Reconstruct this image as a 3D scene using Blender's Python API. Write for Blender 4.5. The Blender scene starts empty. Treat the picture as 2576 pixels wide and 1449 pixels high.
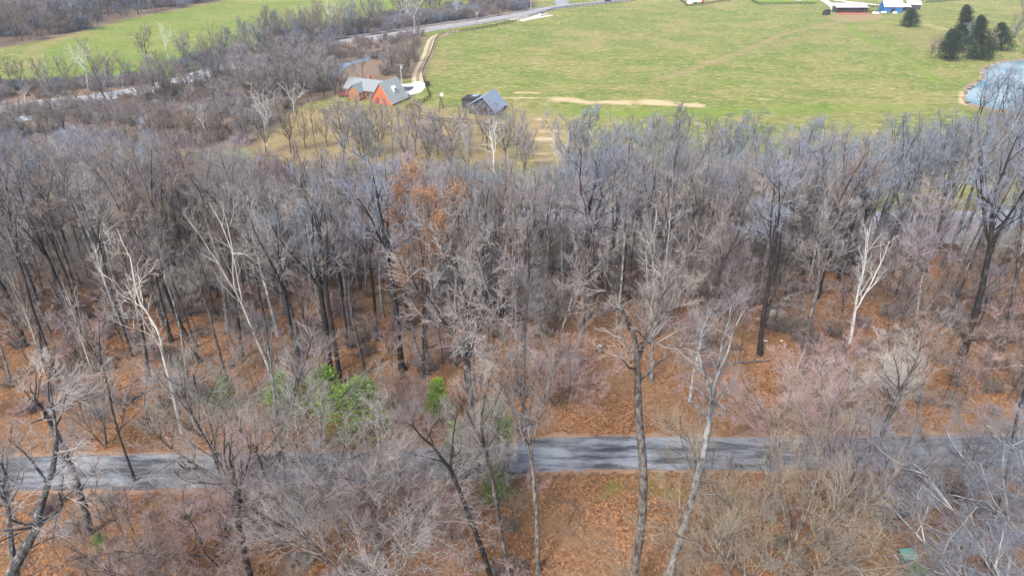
import bpy, math, random
import numpy as np
from mathutils import Vector, Matrix

# ------------------------------------------------------------------ camera, world, sun, exposure
S = bpy.context.scene
COL = S.collection
HC, PITCH, LENS = 42.0, math.radians(30.0), 24.0
FPX = LENS/36.0*2576.0
cam = bpy.data.cameras.new('camera'); cam_o = bpy.data.objects.new('camera', cam); COL.objects.link(cam_o)
cam.lens = LENS; cam.sensor_width = 36.0; cam.clip_start = 0.5; cam.clip_end = 9000
cam_o.location = (0, 0, HC); cam_o.rotation_euler = (math.radians(90)-PITCH, 0, 0)
S.camera = cam_o
W = bpy.data.worlds.new('World'); S.world = W; W.use_nodes = True
SUN_EL, SUN_AZ = math.radians(48), math.radians(215)     # azimuth: behind the camera, to the left
nt = W.node_tree; bg = nt.nodes['Background']
sky = nt.nodes.new('ShaderNodeTexSky'); sky.sky_type = 'NISHITA'; sky.sun_disc = False
sky.sun_elevation = SUN_EL; sky.sun_rotation = SUN_AZ; sky.air_density = 1.0; sky.dust_density = 3.0
nt.links.new(sky.outputs[0], bg.inputs[0]); bg.inputs[1].default_value = 0.15
sun = bpy.data.lights.new('sun', 'SUN'); sun_o = bpy.data.objects.new('sun', sun); COL.objects.link(sun_o)
sun.energy = 2.0; sun.angle = math.radians(12); sun.color = (1.0, 0.94, 0.86)
sd = Vector((math.sin(SUN_AZ)*math.cos(SUN_EL), math.cos(SUN_AZ)*math.cos(SUN_EL), math.sin(SUN_EL)))
sun_o.rotation_euler = sd.to_track_quat('Z', 'Y').to_euler()
S.view_settings.view_transform = 'Standard'; S.view_settings.look = 'None'
S.view_settings.exposure = 1.12; S.view_settings.gamma = 1.0

# ------------------------------------------------------------------ terrain and picture-to-ground helper
ZV = -13.0                                              # the valley floor
def sstep(a, b, x):
    t = np.clip((x-a)/(b-a), 0, 1); return t*t*(3-2*t)
def ground(x, y):
    x = np.asarray(x, float); y = np.asarray(y, float)
    yy = y + 4*np.sin(x*0.045+1.0) + 2.5*np.sin(x*0.11) + 14*sstep(42, 60, x)
    s = sstep(62, 118, yy)
    bump = 0.35*np.sin(x*0.21+y*0.13)*np.sin(y*0.27-x*0.05) + 0.15*np.sin(x*0.63)*np.sin(y*0.55+1)
    m = sstep(50, 60, y)*(1-s) + (1-sstep(34, 42, y))*0.8
    return ZV*s + bump*m
SP, CP = math.sin(PITCH), math.cos(PITCH)
def ray(px, py):
    a = (px-1288)/FPX; b = -(py-724.5)/FPX
    return Vector((a, CP + b*SP, -SP + b*CP))
def gp(px, py):                                         # where the sight line of a photo point meets the ground
    d = ray(px, py)
    lo, t = 0.0, 5.0
    while t < 6000:
        p = d*t
        if HC + p.z < float(ground(p.x, p.y)): break
        lo = t; t *= 1.02
    hi = t
    for _ in range(30):
        m = (lo+hi)/2; p = d*m
        if HC + p.z < float(ground(p.x, p.y)): hi = m
        else: lo = m
    p = d*lo
    return Vector((p.x, p.y, float(ground(p.x, p.y))))
def at_depth(px, py, Y):
    d = ray(px, py); t = Y/d.y
    return Vector((d.x*t, Y, HC + d.z*t))
def proj(x, y, z):
    dz = z-HC
    dep = y*CP - dz*SP
    if dep < 1: return (-9999, -9999)
    return (1288 + FPX*x/dep, 724.5 - FPX*(y*SP + dz*CP)/dep)

# ------------------------------------------------------------------ materials
def new_mat(name, rough=0.9):
    m = bpy.data.materials.new(name); m.use_nodes = True
    b = m.node_tree.nodes['Principled BSDF']; b.inputs['Roughness'].default_value = rough
    b.inputs['Specular IOR Level'].default_value = 0.25
    return m, m.node_tree, b
def N(t, typ, **kw):
    n = t.nodes.new(typ)
    for k, v in kw.items(): setattr(n, k, v)
    return n
def mixc(t, fac, a, b, mode='MIX'):
    n = N(t, 'ShaderNodeMix', data_type='RGBA', blend_type=mode)
    for i, v in ((0, fac), (6, a), (7, b)):
        if isinstance(v, (int, float)): n.inputs[i].default_value = v
        elif isinstance(v, (tuple, list)): n.inputs[i].default_value = (*v[:3], 1)
        else: t.links.new(v, n.inputs[i])
    return n.outputs[2]
def mth(t, op, a, b=None, c=None, clamp=False):
    n = N(t, 'ShaderNodeMath', operation=op, use_clamp=clamp)
    for i, v in enumerate((a, b, c)):
        if v is None: continue
        if isinstance(v, (int, float)): n.inputs[i].default_value = v
        else: t.links.new(v, n.inputs[i])
    return n.outputs[0]
def noise(t, scale, detail=3, rough=0.6, vec=None, dist=0.0):
    n = N(t, 'ShaderNodeTexNoise'); n.inputs['Scale'].default_value = scale; n.inputs['Detail'].default_value = detail
    n.inputs['Roughness'].default_value = rough; n.inputs['Distortion'].default_value = dist
    if vec is not None: t.links.new(vec, n.inputs['Vector'])
    return n
def ramp(t, fac, stops, interp='LINEAR'):
    n = N(t, 'ShaderNodeValToRGB'); n.color_ramp.interpolation = interp
    e = n.color_ramp.elements
    while len(e) < len(stops): e.new(0.5)
    for el, (p, c) in zip(e, stops): el.position = p; el.color = (*c[:3], 1) if isinstance(c, (tuple, list)) else (c, c, c, 1)
    t.links.new(fac, n.inputs[0]); return n.outputs[0]
def coords(t, kind='Object', scale=None):
    c = N(t, 'ShaderNodeTexCoord').outputs[kind]
    if scale:
        m = N(t, 'ShaderNodeMapping'); m.inputs['Scale'].default_value = scale; t.links.new(c, m.inputs[0]); return m.outputs[0]
    return c
def attr(t, name):
    return N(t, 'ShaderNodeAttribute', attribute_name=name).outputs['Fac']
def bump(t, b, h, strength=0.5, dist=0.1):
    n = N(t, 'ShaderNodeBump'); n.inputs['Strength'].default_value = strength; n.inputs['Distance'].default_value = dist
    t.links.new(h, n.inputs['Height']); t.links.new(n.outputs[0], b.inputs['Normal'])

def bark(name, dark, pale, amt=0.5, scale=2.2):
    m, t, b = new_mat(name, 0.95)
    v = coords(t, 'Object', (1, 1, 0.45))
    n = noise(t, scale, 5, 0.7, v); n2 = noise(t, scale*4, 3, 0.6, v)
    r = ramp(t, n.outputs[0], [(max(0, 1-amt-0.12), 0.0), (min(1, 1-amt+0.1), 1.0)])
    c = mixc(t, r, dark, pale)
    c = mixc(t, mth(t, 'MULTIPLY', n2.outputs[0], 0.45), c, tuple(x*0.45 for x in dark))
    oi = N(t, 'ShaderNodeObjectInfo').outputs['Random']
    hv = N(t, 'ShaderNodeHueSaturation'); t.links.new(mth(t, 'MULTIPLY_ADD', oi, 0.7, 0.65), hv.inputs['Value']); t.links.new(c, hv.inputs['Color'])
    t.links.new(hv.outputs[0], b.inputs['Base Color']); bump(t, b, n2.outputs[0], 0.6, 0.05)
    return m
def twigs(name, a, bcol, var=0.5):
    m, t, b = new_mat(name, 0.85)
    n = noise(t, 0.7, 3, 0.6, coords(t, 'Object'))
    c = mixc(t, ramp(t, n.outputs[0], [(0.35, 0.0), (0.65, 1.0)]), a, bcol)
    n2 = noise(t, 9, 2, 0.5, coords(t, 'Object'))
    c = mixc(t, ramp(t, n2.outputs[0], [(0.5, 0.0), (0.7, 0.6)]), c, tuple(min(0.7, x*1.9) for x in a))
    oi = N(t, 'ShaderNodeObjectInfo').outputs['Random']
    hv = N(t, 'ShaderNodeHueSaturation'); t.links.new(mth(t, 'MULTIPLY_ADD', oi, var, 1-var/2), hv.inputs['Value'])
    t.links.new(mth(t, 'MULTIPLY_ADD', oi, 0.4, 0.8), hv.inputs['Saturation']); t.links.new(c, hv.inputs['Color'])
    t.links.new(hv.outputs[0], b.inputs['Base Color'])
    return m
def foliage(name, a, bcol):
    m, t, b = new_mat(name, 0.7)
    n = noise(t, 1.3, 4, 0.7, coords(t, 'Object'))
    c = mixc(t, ramp(t, n.outputs[0], [(0.3, 0.0), (0.7, 1.0)]), a, bcol)
    t.links.new(c, b.inputs['Base Color']); return m
def plain(name, c, rough=0.7, var=0.25, scale=3.0, spec=0.3):
    m, t, b = new_mat(name, rough); b.inputs['Specular IOR Level'].default_value = spec
    n = noise(t, scale, 4, 0.65, coords(t, 'Object'))
    cc = mixc(t, n.outputs[0], tuple(x*(1-var) for x in c), tuple(min(1, x*(1+var)) for x in c))
    t.links.new(cc, b.inputs['Base Color']); return m

M = {}
M['bark_dark'] = bark('bark_dark', (0.050, 0.042, 0.040), (0.24, 0.22, 0.21), 0.42)
M['bark_black'] = bark('bark_black', (0.030, 0.026, 0.026), (0.15, 0.14, 0.135), 0.36)
M['bark_grey'] = bark('bark_grey', (0.065, 0.056, 0.052), (0.29, 0.27, 0.25), 0.47, 4.0)
M['bark_lichen'] = bark('bark_lichen', (0.085, 0.08, 0.085), (0.44, 0.45, 0.44), 0.50, 3.2)
M['bark_mottled'] = bark('bark_mottled', (0.055, 0.052, 0.055), (0.40, 0.41, 0.40), 0.40, 3.5)
M['bark_pale'] = bark('bark_pale', (0.30, 0.27, 0.23), (0.58, 0.54, 0.48), 0.6)
M['bark_white'] = bark('bark_white', (0.42, 0.42, 0.41), (0.72, 0.72, 0.70), 0.6)
M['tw_grey'] = twigs('twigs_grey', (0.215, 0.198, 0.19), (0.32, 0.305, 0.295))
M['tw_mauve'] = twigs('twigs_mauve', (0.225, 0.195, 0.21), (0.33, 0.295, 0.315))
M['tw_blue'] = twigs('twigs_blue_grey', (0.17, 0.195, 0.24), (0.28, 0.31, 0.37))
M['tw_pink'] = twigs('twigs_pink', (0.28, 0.205, 0.195), (0.38, 0.30, 0.295))
M['tw_brown'] = twigs('twigs_brown', (0.20, 0.155, 0.13), (0.30, 0.25, 0.215))
M['tw_red'] = twigs('twigs_red', (0.22, 0.12, 0.135), (0.30, 0.19, 0.21))
M['tw_olive'] = twigs('twigs_olive', (0.22, 0.18, 0.125), (0.33, 0.29, 0.22))
M['tw_pale'] = twigs('twigs_pale', (0.32, 0.295, 0.265), (0.44, 0.42, 0.39))
M['tw_white'] = twigs('twigs_white', (0.48, 0.48, 0.47), (0.62, 0.62, 0.60), 0.3)
M['leaf_orange'] = foliage('leaf_orange', (0.42, 0.20, 0.09), (0.38, 0.23, 0.13))
M['leaf_tan'] = foliage('leaf_tan', (0.27, 0.165, 0.10), (0.34, 0.24, 0.17))
M['green_bright'] = foliage('green_bright', (0.11, 0.23, 0.013), (0.25, 0.40, 0.035))
M['green_dull'] = foliage('green_dull', (0.085, 0.17, 0.03), (0.18, 0.28, 0.06))
M['green_dark'] = foliage('green_dark', (0.022, 0.040, 0.020), (0.045, 0.07, 0.032))

def ground_material():
    m, t, b = new_mat('ground', 0.95)
    co = coords(t, 'Object')
    # leaf litter: many small leaves of orange, brown and tan
    vo = N(t, 'ShaderNodeTexVoronoi'); vo.inputs['Scale'].default_value = 5.5; t.links.new(co, vo.inputs['Vector'])
    nf = noise(t, 7.0, 4, 0.75, co, 0.6); nl = noise(t, 0.16, 5, 0.65, co); nm = noise(t, 1.1, 4, 0.7, co, 0.4)
    bw = N(t, 'ShaderNodeRGBToBW'); t.links.new(vo.outputs['Color'], bw.inputs[0])
    leaf = ramp(t, bw.outputs[0], [(0.15, (0.09, 0.038, 0.016)), (0.40, (0.23, 0.098, 0.038)), (0.62, (0.32, 0.150, 0.062)), (0.88, (0.46, 0.26, 0.13))])
    leaf = mixc(t, ramp(t, nf.outputs[0], [(0.38, 0.75), (0.6, 0.0)]), leaf, (0.085, 0.045, 0.025))
    leaf = mixc(t, ramp(t, nl.outputs[0], [(0.42, 0.0), (0.62, 0.65)]), leaf, (0.21, 0.135, 0.085))
    leaf = mixc(t, ramp(t, nm.outputs[0], [(0.55, 0.0), (0.75, 0.45)]), leaf, (0.33, 0.18, 0.09))
    nq = noise(t, 0.22, 5, 0.7, co, 0.5)
    leaf = mixc(t, ramp(t, nq.outputs[0], [(0.50, 0.0), (0.66, 0.7)]), leaf, (0.125, 0.075, 0.034))
    leaf = mixc(t, ramp(t, nm.outputs[0], [(0.25, 0.6), (0.45, 0.0)]), leaf, (0.12, 0.055, 0.022))
    # pasture grass
    cs = coords(t, 'Object', (0.5, 1.0, 1.0))
    g1 = noise(t, 0.30, 6, 0.72, cs, 0.5); g2 = noise(t, 0.035, 4, 0.6, co); g3 = noise(t, 1.6, 3, 0.7, cs)
    gr = ramp(t, g1.outputs[0], [(0.28, (0.085, 0.135, 0.014)), (0.44, (0.128, 0.165, 0.021)), (0.55, (0.20, 0.207, 0.048)), (0.70, (0.36, 0.30, 0.13))])
    gr = mixc(t, ramp(t, g2.outputs[0], [(0.44, 0.0), (0.58, 0.6)]), gr, (0.30, 0.235, 0.09))
    g4 = noise(t, 0.09, 4, 0.6, cs)
    gr = mixc(t, ramp(t, g4.outputs[0], [(0.40, 0.7), (0.54, 0.0)]), gr, (0.10, 0.155, 0.016))
    g5 = noise(t, 0.85, 4, 0.75, cs, 0.8)
    gr = mixc(t, ramp(t, g5.outputs[0], [(0.53, 0.0), (0.64, 0.85)]), gr, (0.44, 0.38, 0.19))
    gr = mixc(t, ramp(t, g5.outputs[0], [(0.34, 0.8), (0.46, 0.0)]), gr, (0.075, 0.125, 0.012))
    gr = mixc(t, ramp(t, g3.outputs[0], [(0.35, 0.35), (0.55, 0.0)]), gr, (0.11, 0.15, 0.03))
    def soft(name, lo=0.35, hi=0.65, n=g1, amt=0.7):
        a = mth(t, 'ADD', attr(t, name), mth(t, 'MULTIPLY', mth(t, 'SUBTRACT', n.outputs[0], 0.5), amt))
        return ramp(t, a, [(lo, 0.0), (hi, 1.0)])
    gr = mixc(t, mth(t, 'MULTIPLY', soft('m_vivid', 0.25, 0.8), 0.85), gr, mixc(t, g1.outputs[0], (0.095, 0.19, 0.010), (0.19, 0.25, 0.03)))
    gr = mixc(t, mth(t, 'MULTIPLY', soft('m_dirt', 0.2, 0.8), 0.8), gr, mixc(t, g3.outputs[0], (0.22, 0.145, 0.065), (0.38, 0.28, 0.155)))
    gr = mixc(t, soft('m_straw', 0.35, 0.75), gr, mixc(t, g1.outputs[0], (0.34, 0.235, 0.11), (0.64, 0.50, 0.31)))
    floor = mixc(t, ramp(t, nm.outputs[0], [(0.3, 0.0), (0.7, 1.0)]), (0.135, 0.09, 0.06), (0.27, 0.20, 0.14))
    floor = mixc(t, ramp(t, g1.outputs[0], [(0.55, 0.0), (0.8, 0.4)]), floor, (0.13, 0.13, 0.05))
    out = mixc(t, soft('m_brush', 0.35, 0.65), gr, floor)
    out = mixc(t, soft('m_wood', 0.35, 0.65, nl, 0.5), out, leaf)
    out = mixc(t, mth(t, 'MULTIPLY', soft('m_moss', 0.45, 0.9, nm, 1.2), 0.7), out, (0.12, 0.13, 0.03))
    t.links.new(out, b.inputs['Base Color'])
    bump(t, b, nf.outputs[0], 0.7, 0.12)
    return m
M['ground'] = ground_material()

def asphalt(name, a, bb, streak=0.5):
    m, t, b = new_mat(name, 0.85)
    n = noise(t, 0.8, 6, 0.7, coords(t, 'Object', (0.22, 1.3, 1))); n2 = noise(t, 14, 2, 0.6, coords(t, 'Object'))
    n3 = noise(t, 0.25, 3, 0.6, coords(t, 'Object'))
    c = mixc(t, ramp(t, n.outputs[0], [(0.40, 0.0), (0.58, 1.0)]), a, bb)
    c = mixc(t, mth(t, 'MULTIPLY', n2.outputs[0], 0.35), c, (0.03, 0.03, 0.03))
    c = mixc(t, ramp(t, n3.outputs[0], [(0.5, 0.0), (0.72, streak)]), c, tuple(x*0.6 for x in a))
    t.links.new(c, b.inputs['Base Color']); return m
M['lane'] = asphalt('lane_asphalt', (0.065, 0.07, 0.08), (0.27, 0.295, 0.325), .8)
M['highway'] = asphalt('highway_surface', (0.25, 0.255, 0.28), (0.36, 0.37, 0.40), 0.3)
M['lane_edge'] = plain('lane_edge_gravel', (0.25, 0.165, 0.11), 0.95, 0.6, 6)
M['gravel'] = plain('gravel_rut', (0.50, 0.39, 0.26), 0.95, 0.25, 1.5)
M['grass_strip'] = plain('grass_strip', (0.26, 0.21, 0.11), 0.95, 0.35, 1.5)
M['concrete'] = plain('pale_concrete', (0.80, 0.79, 0.77), 0.8, 0.06, 0.5)
M['mulch'] = plain('dark_bed', (0.06, 0.06, 0.095), 0.9, 0.3, 2)
M['path_pale'] = plain('pale_track', (0.62, 0.55, 0.43), 0.9, 0.15, 0.6)
M['paint_white'] = plain('paint_white', (0.78, 0.78, 0.76), 0.6, 0.08)
M['paint_yellow'] = plain('paint_yellow', (0.70, 0.52, 0.12), 0.6, 0.08)
def water(name, c, rough):
    m, t, b = new_mat(name, rough); b.inputs['Specular IOR Level'].default_value = 0.5
    n = noise(t, 0.25, 4, 0.6, coords(t, 'Object', (1, 0.4, 1))); n2 = noise(t, 2.5, 3, 0.6, coords(t, 'Object'))
    t.links.new(mixc(t, n.outputs[0], tuple(x*0.75 for x in c), tuple(x*1.3 for x in c)), b.inputs['Base Color'])
    bump(t, b, n2.outputs[0], 0.12, 0.05); return m
M['pond'] = water('pond_water', (0.09, 0.17, 0.19), 0.2)
M['pond'].node_tree.nodes['Principled BSDF'].inputs['Specular IOR Level'].default_value = 0.3
_t = M['pond'].node_tree; _b = _t.nodes['Principled BSDF']; _c = _b.inputs['Base Color'].links[0].from_socket
_t.links.new(mixc(_t, ramp(_t, noise(_t, 0.05, 4, 0.6, coords(_t, 'Object')).outputs[0], [(0.4, 0.0), (0.6, 0.8)]), _c, (0.34, 0.40, 0.42)), _b.inputs['Base Color'])  # whitish sky reflection painted into the water colour as noise patches
M['creek'] = water('creek_water', (0.46, 0.48, 0.52), 0.35)
M['bank'] = plain('muddy_bank', (0.26, 0.19, 0.12), 0.95, 0.6, 0.8)
def metal_roof(name, c):
    m, t, b = new_mat(name, 0.45)
    w = N(t, 'ShaderNodeTexWave'); w.inputs['Scale'].default_value = 3.0; t.links.new(coords(t, 'Object'), w.inputs['Vector'])
    n = noise(t, 0.8, 4, 0.6, coords(t, 'Object'))
    cc = mixc(t, n.outputs[0], tuple(x*0.8 for x in c), tuple(x*1.2 for x in c))
    t.links.new(cc, b.inputs['Base Color']); bump(t, b, w.outputs[0], 0.25, 0.03); return m
M['roof_grey'] = metal_roof('roof_grey', (0.33, 0.34, 0.33))
M['roof_slate'] = plain('roof_slate_grey', (0.21, 0.235, 0.25), 0.8, 0.2, 2)
M['roof_blue_grey'] = metal_roof('roof_blue_grey', (0.24, 0.29, 0.37))
M['roof_lilac'] = metal_roof('roof_lilac', (0.42, 0.40, 0.45))
M['roof_white'] = metal_roof('roof_white', (0.78, 0.80, 0.80))
M['roof_tan'] = metal_roof('roof_tan', (0.58, 0.52, 0.46))
def siding(name, c, sc=4.0, axis='Z'):
    m, t, b = new_mat(name, 0.85)
    w = N(t, 'ShaderNodeTexWave', bands_direction=axis); w.inputs['Scale'].default_value = sc; t.links.new(coords(t, 'Object'), w.inputs['Vector'])
    n = noise(t, 1.5, 4, 0.6, coords(t, 'Object'))
    cc = mixc(t, n.outputs[0], tuple(x*0.75 for x in c), tuple(x*1.2 for x in c))
    t.links.new(cc, b.inputs['Base Color']); bump(t, b, w.outputs[0], 0.4, 0.03); return m
M['wall_orange'] = siding('orange_siding', (0.50, 0.15, 0.07))
M['wall_brick'] = siding('brown_siding', (0.36, 0.16, 0.085))
M['wall_dark'] = siding('weathered_dark_boards', (0.060, 0.062, 0.080), 3.0, 'X')
M['wall_blue'] = siding('blue_siding', (0.030, 0.135, 0.36), 3.0, 'X')
M['wood_dark'] = plain('dark_wood', (0.035, 0.030, 0.030), 0.8, 0.4)
M['wood_red'] = plain('red_stained_wood', (0.22, 0.065, 0.045), 0.8, 0.3)
M['wood_grey'] = plain('grey_wood', (0.30, 0.27, 0.25), 0.9, 0.3)
M['galv'] = plain('galvanised_steel', (0.42, 0.44, 0.47), 0.45, 0.15)
M['white'] = plain('white_paint', (0.80, 0.80, 0.79), 0.5, 0.06)
M['red'] = plain('red_paint', (0.55, 0.06, 0.03), 0.5, 0.1)
M['dark_blue'] = plain('dark_blue_paint', (0.012, 0.03, 0.09), 0.3, 0.1)
M['glass'] = plain('dark_glass', (0.02, 0.025, 0.03), 0.15, 0.1, 3, 0.5)
M['rubber'] = plain('rubber', (0.02, 0.02, 0.02), 0.8)
M['box_green'] = plain('weathered_green_steel', (0.13, 0.29, 0.235), 0.6, 0.28, 3)
M['box_green_dark'] = plain('dark_green_steel', (0.045, 0.10, 0.075), 0.7, 0.3, 3)
M['stone'] = plain('pale_stone', (0.42, 0.38, 0.33), 0.9, 0.25)
M['brick_red'] = plain('red_earth', (0.34, 0.12, 0.08), 0.95, 0.35, 0.8)

# ------------------------------------------------------------------ mesh helpers
def mesh_np(name, V, Q, smooth=False):
    me = bpy.data.meshes.new(name)
    V = np.asarray(V, np.float32); Q = np.asarray(Q, np.int32); k = Q.shape[1]
    me.vertices.add(len(V)); me.vertices.foreach_set('co', V.ravel())
    me.loops.add(Q.size); me.loops.foreach_set('vertex_index', Q.ravel())
    me.polygons.add(len(Q)); me.polygons.foreach_set('loop_start', np.arange(0, Q.size, k, dtype=np.int32))
    me.polygons.foreach_set('loop_total', np.full(len(Q), k, np.int32))
    if smooth: me.polygons.foreach_set('use_smooth', np.ones(len(Q), bool))
    me.update(calc_edges=True); return me
def link(o, parent=None, label=None, cat=None, group=None, kind=None):
    COL.objects.link(o)
    if parent: o.parent = parent
    if label: o['label'] = label
    if cat: o['category'] = cat
    if group: o['group'] = group
    if kind: o['kind'] = kind
    return o
def empty(name, loc, label, cat, group=None, rz=0.0):
    o = bpy.data.objects.new(name, None); o.empty_display_size = 0.5
    o.location = loc; o.rotation_euler = (0, 0, rz)
    return link(o, None, label, cat, group)
class MB:
    def __init__(s): s.v = []; s.f = []
    def poly(s, pts):
        n = len(s.v); s.v += [tuple(p) for p in pts]; s.f.append(tuple(range(n, n+len(pts)))); return s
    def box(s, x0, y0, z0, x1, y1, z1):
        n = len(s.v)
        s.v += [(x0, y0, z0), (x1, y0, z0), (x1, y1, z0), (x0, y1, z0), (x0, y0, z1), (x1, y0, z1), (x1, y1, z1), (x0, y1, z1)]
        s.f += [tuple(n+i for i in q) for q in ((0, 3, 2, 1), (4, 5, 6, 7), (0, 1, 5, 4), (1, 2, 6, 5), (2, 3, 7, 6), (3, 0, 4, 7))]; return s
    def prism(s, sec, y0, y1):                           # an x-z outline pushed along y
        n = len(s.v); k = len(sec)
        s.v += [(x, y0, z) for x, z in sec] + [(x, y1, z) for x, z in sec]
        s.f.append(tuple(range(n, n+k))); s.f.append(tuple(reversed(range(n+k, n+2*k))))
        for i in range(k): s.f.append((n+i, n+(i+1) % k, n+k+(i+1) % k, n+k+i)[::-1])
        return s
    def slab(s, a, b, c, d, th):                         # a thick sheet over four corners
        a, b, c, d = map(Vector, (a, b, c, d)); nn = (b-a).cross(d-a).normalized()*th; n = len(s.v)
        s.v += [tuple(p) for p in (a, b, c, d, a-nn, b-nn, c-nn, d-nn)]
        s.f += [tuple(n+i for i in q) for q in ((0, 1, 2, 3), (7, 6, 5, 4), (0, 4, 5, 1), (1, 5, 6, 2), (2, 6, 7, 3), (3, 7, 4, 0))]; return s
    def tube(s, p0, p1, r0, r1=None, k=8):
        p0, p1 = Vector(p0), Vector(p1); r1 = r0 if r1 is None else r1
        q = (p1-p0).to_track_quat('Z', 'Y'); n = len(s.v)
        for p, r in ((p0, r0), (p1, r1)):
            for i in range(k):
                a = 2*math.pi*i/k; s.v.append(tuple(p + q @ Vector((r*math.cos(a), r*math.sin(a), 0))))
        for i in range(k): s.f.append((n+i, n+(i+1) % k, n+k+(i+1) % k, n+k+i))
        s.f.append(tuple(range(n+k-1, n-1, -1))); s.f.append(tuple(range(n+k, n+2*k))); return s
    def build(s, name, mat, parent=None, bevel=0.0, **kw):
        me = bpy.data.meshes.new(name); me.from_pydata(s.v, [], s.f); me.materials.append(mat); me.update()
        o = bpy.data.objects.new(name, me)
        if bevel:
            b = o.modifiers.new('bevel', 'BEVEL'); b.width = bevel; b.segments = 2; b.limit_method = 'ANGLE'
        return link(o, parent, **kw)

# ------------------------------------------------------------------ the ground
rs = np.random.RandomState(5)
def poly_sd(P, X, Y):                                   # signed distance in metres, positive inside
    P = np.asarray(P, float); n = len(P); ins = np.zeros(X.shape, bool); dm = np.full(X.shape, 1e9)
    for i in range(n):
        x0, y0 = P[i]; x1, y1 = P[(i+1) % n]
        c = ((y0 > Y) != (y1 > Y)); ins ^= c & (X < (x1-x0)*(Y-y0)/((y1-y0) if y1 != y0 else 1e-9)+x0)
        dx, dy = x1-x0, y1-y0; tt = np.clip(((X-x0)*dx+(Y-y0)*dy)/(dx*dx+dy*dy+1e-9), 0, 1)
        dm = np.minimum(dm, np.hypot(X-x0-tt*dx, Y-y0-tt*dy))
    return np.where(ins, dm, -dm)
def line_d(P, X, Y):
    dm = np.full(X.shape, 1e9)
    for (x0, y0), (x1, y1) in zip(P[:-1], P[1:]):
        dx, dy = x1-x0, y1-y0; tt = np.clip(((X-x0)*dx+(Y-y0)*dy)/(dx*dx+dy*dy+1e-9), 0, 1)
        dm = np.minimum(dm, np.hypot(X-x0-tt*dx, Y-y0-tt*dy))
    return dm
def W2(L): return [tuple(gp(*p)[:2]) for p in L]
def geo(a, b, s0, k):
    out = [a]
    while out[-1] < b: out.append(out[-1]+s0); s0 *= k
    return out
ys = list(np.arange(-60, 28, 6)) + list(np.arange(28, 130, 1.0)) + list(np.arange(130, 470, 1.7)) + geo(470, 4000, 3, 1.12)
xr = list(np.arange(0, 120, 1.4)) + list(np.arange(120, 380, 2.4)) + geo(380, 3500, 4, 1.14)
xs = [-x for x in xr[::-1]] + xr[1:]
X, Y = np.meshgrid(np.array(xs), np.array(ys)); Z = ground(X, Y)
def nz(x, y, f, s=0):
    return (np.sin(x*f+s)*np.cos(y*f*1.3+s*2)+np.sin(x*f*2.3+y*f*1.1+s)*0.6+np.cos(y*f*3.1-x*f*1.7+s)*0.4)/2
def sm(d, w): return np.clip(d/w*0.5+0.5, 0, 1)
edge = 119 + 7*nz(X, Y*0, 0.05) 
m_wood = sm(edge-Y, 6)
riparian = W2([(-700, 345), (-600, 235), (0, 215), (250, 214), (430, 195), (600, 150), (800, 92), (950, 70), (1060, 52), (1290, 20), (1350, 0), (1330, 30), (1200, 52), (1075, 68), (1068, 100), (1045, 190), (1010, 205), (860, 235), (740, 275), (690, 310), (640, 372), (300, 385)])
farwood = W2([(-900, 180), (0, 122), (150, 95), (300, 52), (430, 28), (560, 2), (620, -18), (640, -60), (-900, -60)])
m_brush = np.maximum(sm(poly_sd(riparian, X, Y), 5), sm(poly_sd(farwood, X, Y), 5))
m_brush = np.maximum(m_brush, sm(poly_sd(W2([(2440, 262), (2640, 300), (2640, 420), (2440, 380)]), X, Y), 6)*0.6)
vivid = W2([(60, 215), (120, 170), (300, 140), (500, 130), (760, 100), (720, 140), (520, 185), (430, 200), (200, 212)])
m_vivid = sm(poly_sd(vivid, X, Y), 10)*0.95
leftfield = W2([(40, 215), (60, 110), (300, 55), (560, 3), (1000, -10), (1300, 0), (1200, 40), (900, 80), (700, 130), (480, 190), (200, 215)])
m_vivid = np.maximum(m_vivid, sm(poly_sd(leftfield, X, Y), 8)*0.52)
m_vivid = np.maximum(m_vivid, np.exp(-(line_d(W2([(2135, 66), (2165, 90), (2209, 115), (2250, 135), (2369, 205)]), X, Y)/3.2)**2)*0.75)
m_vivid = np.maximum(m_vivid, np.exp(-(line_d(W2([(2160, 60), (2200, 58), (2300, 66)]), X, Y)/4)**2)*0.7)
m_vivid = np.maximum(m_vivid, sm(poly_sd(W2([(1890, 0), (2055, 0), (2062, 9), (1910, 11)]), X, Y), 6)*1.0)
m_vivid = np.maximum(m_vivid, sm(poly_sd(W2([(1062, 105), (1085, 100), (1070, 138), (1055, 142)]), X, Y), 3)*0.9)
m_vivid = np.maximum(m_vivid, np.exp(-(line_d(W2([(1350, 283), (1600, 285), (1850, 280), (2000, 276), (2300, 272)]), X, Y)/7)**2)*0.6)
m_vivid = np.maximum(m_vivid, np.exp(-(line_d(W2([(1200, 205), (1400, 212), (1700, 195), (2000, 215)]), X, Y)/9)**2)*0.35)
m_dirt = np.exp(-(line_d(W2([(1640, 205), (1760, 168), (1889, 123), (1961, 90), (2061, 64), (2110, 56)]), X, Y)/2.6)**2)*0.7
m_dirt = np.maximum(m_dirt, sm(poly_sd(W2([(2085, 42), (2110, 35), (2180, 36), (2230, 40), (2200, 52), (2120, 57)]), X, Y), 7)*1.1)
m_dirt = np.maximum(m_dirt, np.exp(-(line_d(W2([(2190, 112), (2260, 142), (2340, 182), (2400, 210)]), X, Y)/1.6)**2)*0.55)
m_dirt = np.maximum(m_dirt, sm(poly_sd(W2([(1100, 120), (1140, 122), (1125, 175), (1085, 200), (1088, 160)]), X, Y), 8)*0.6)
m_dirt = np.maximum(m_dirt, sm(poly_sd(W2([(2190, 75), (2330, 78), (2400, 105), (2360, 145), (2280, 120)]), X, Y), 12)*0.5)
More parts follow.
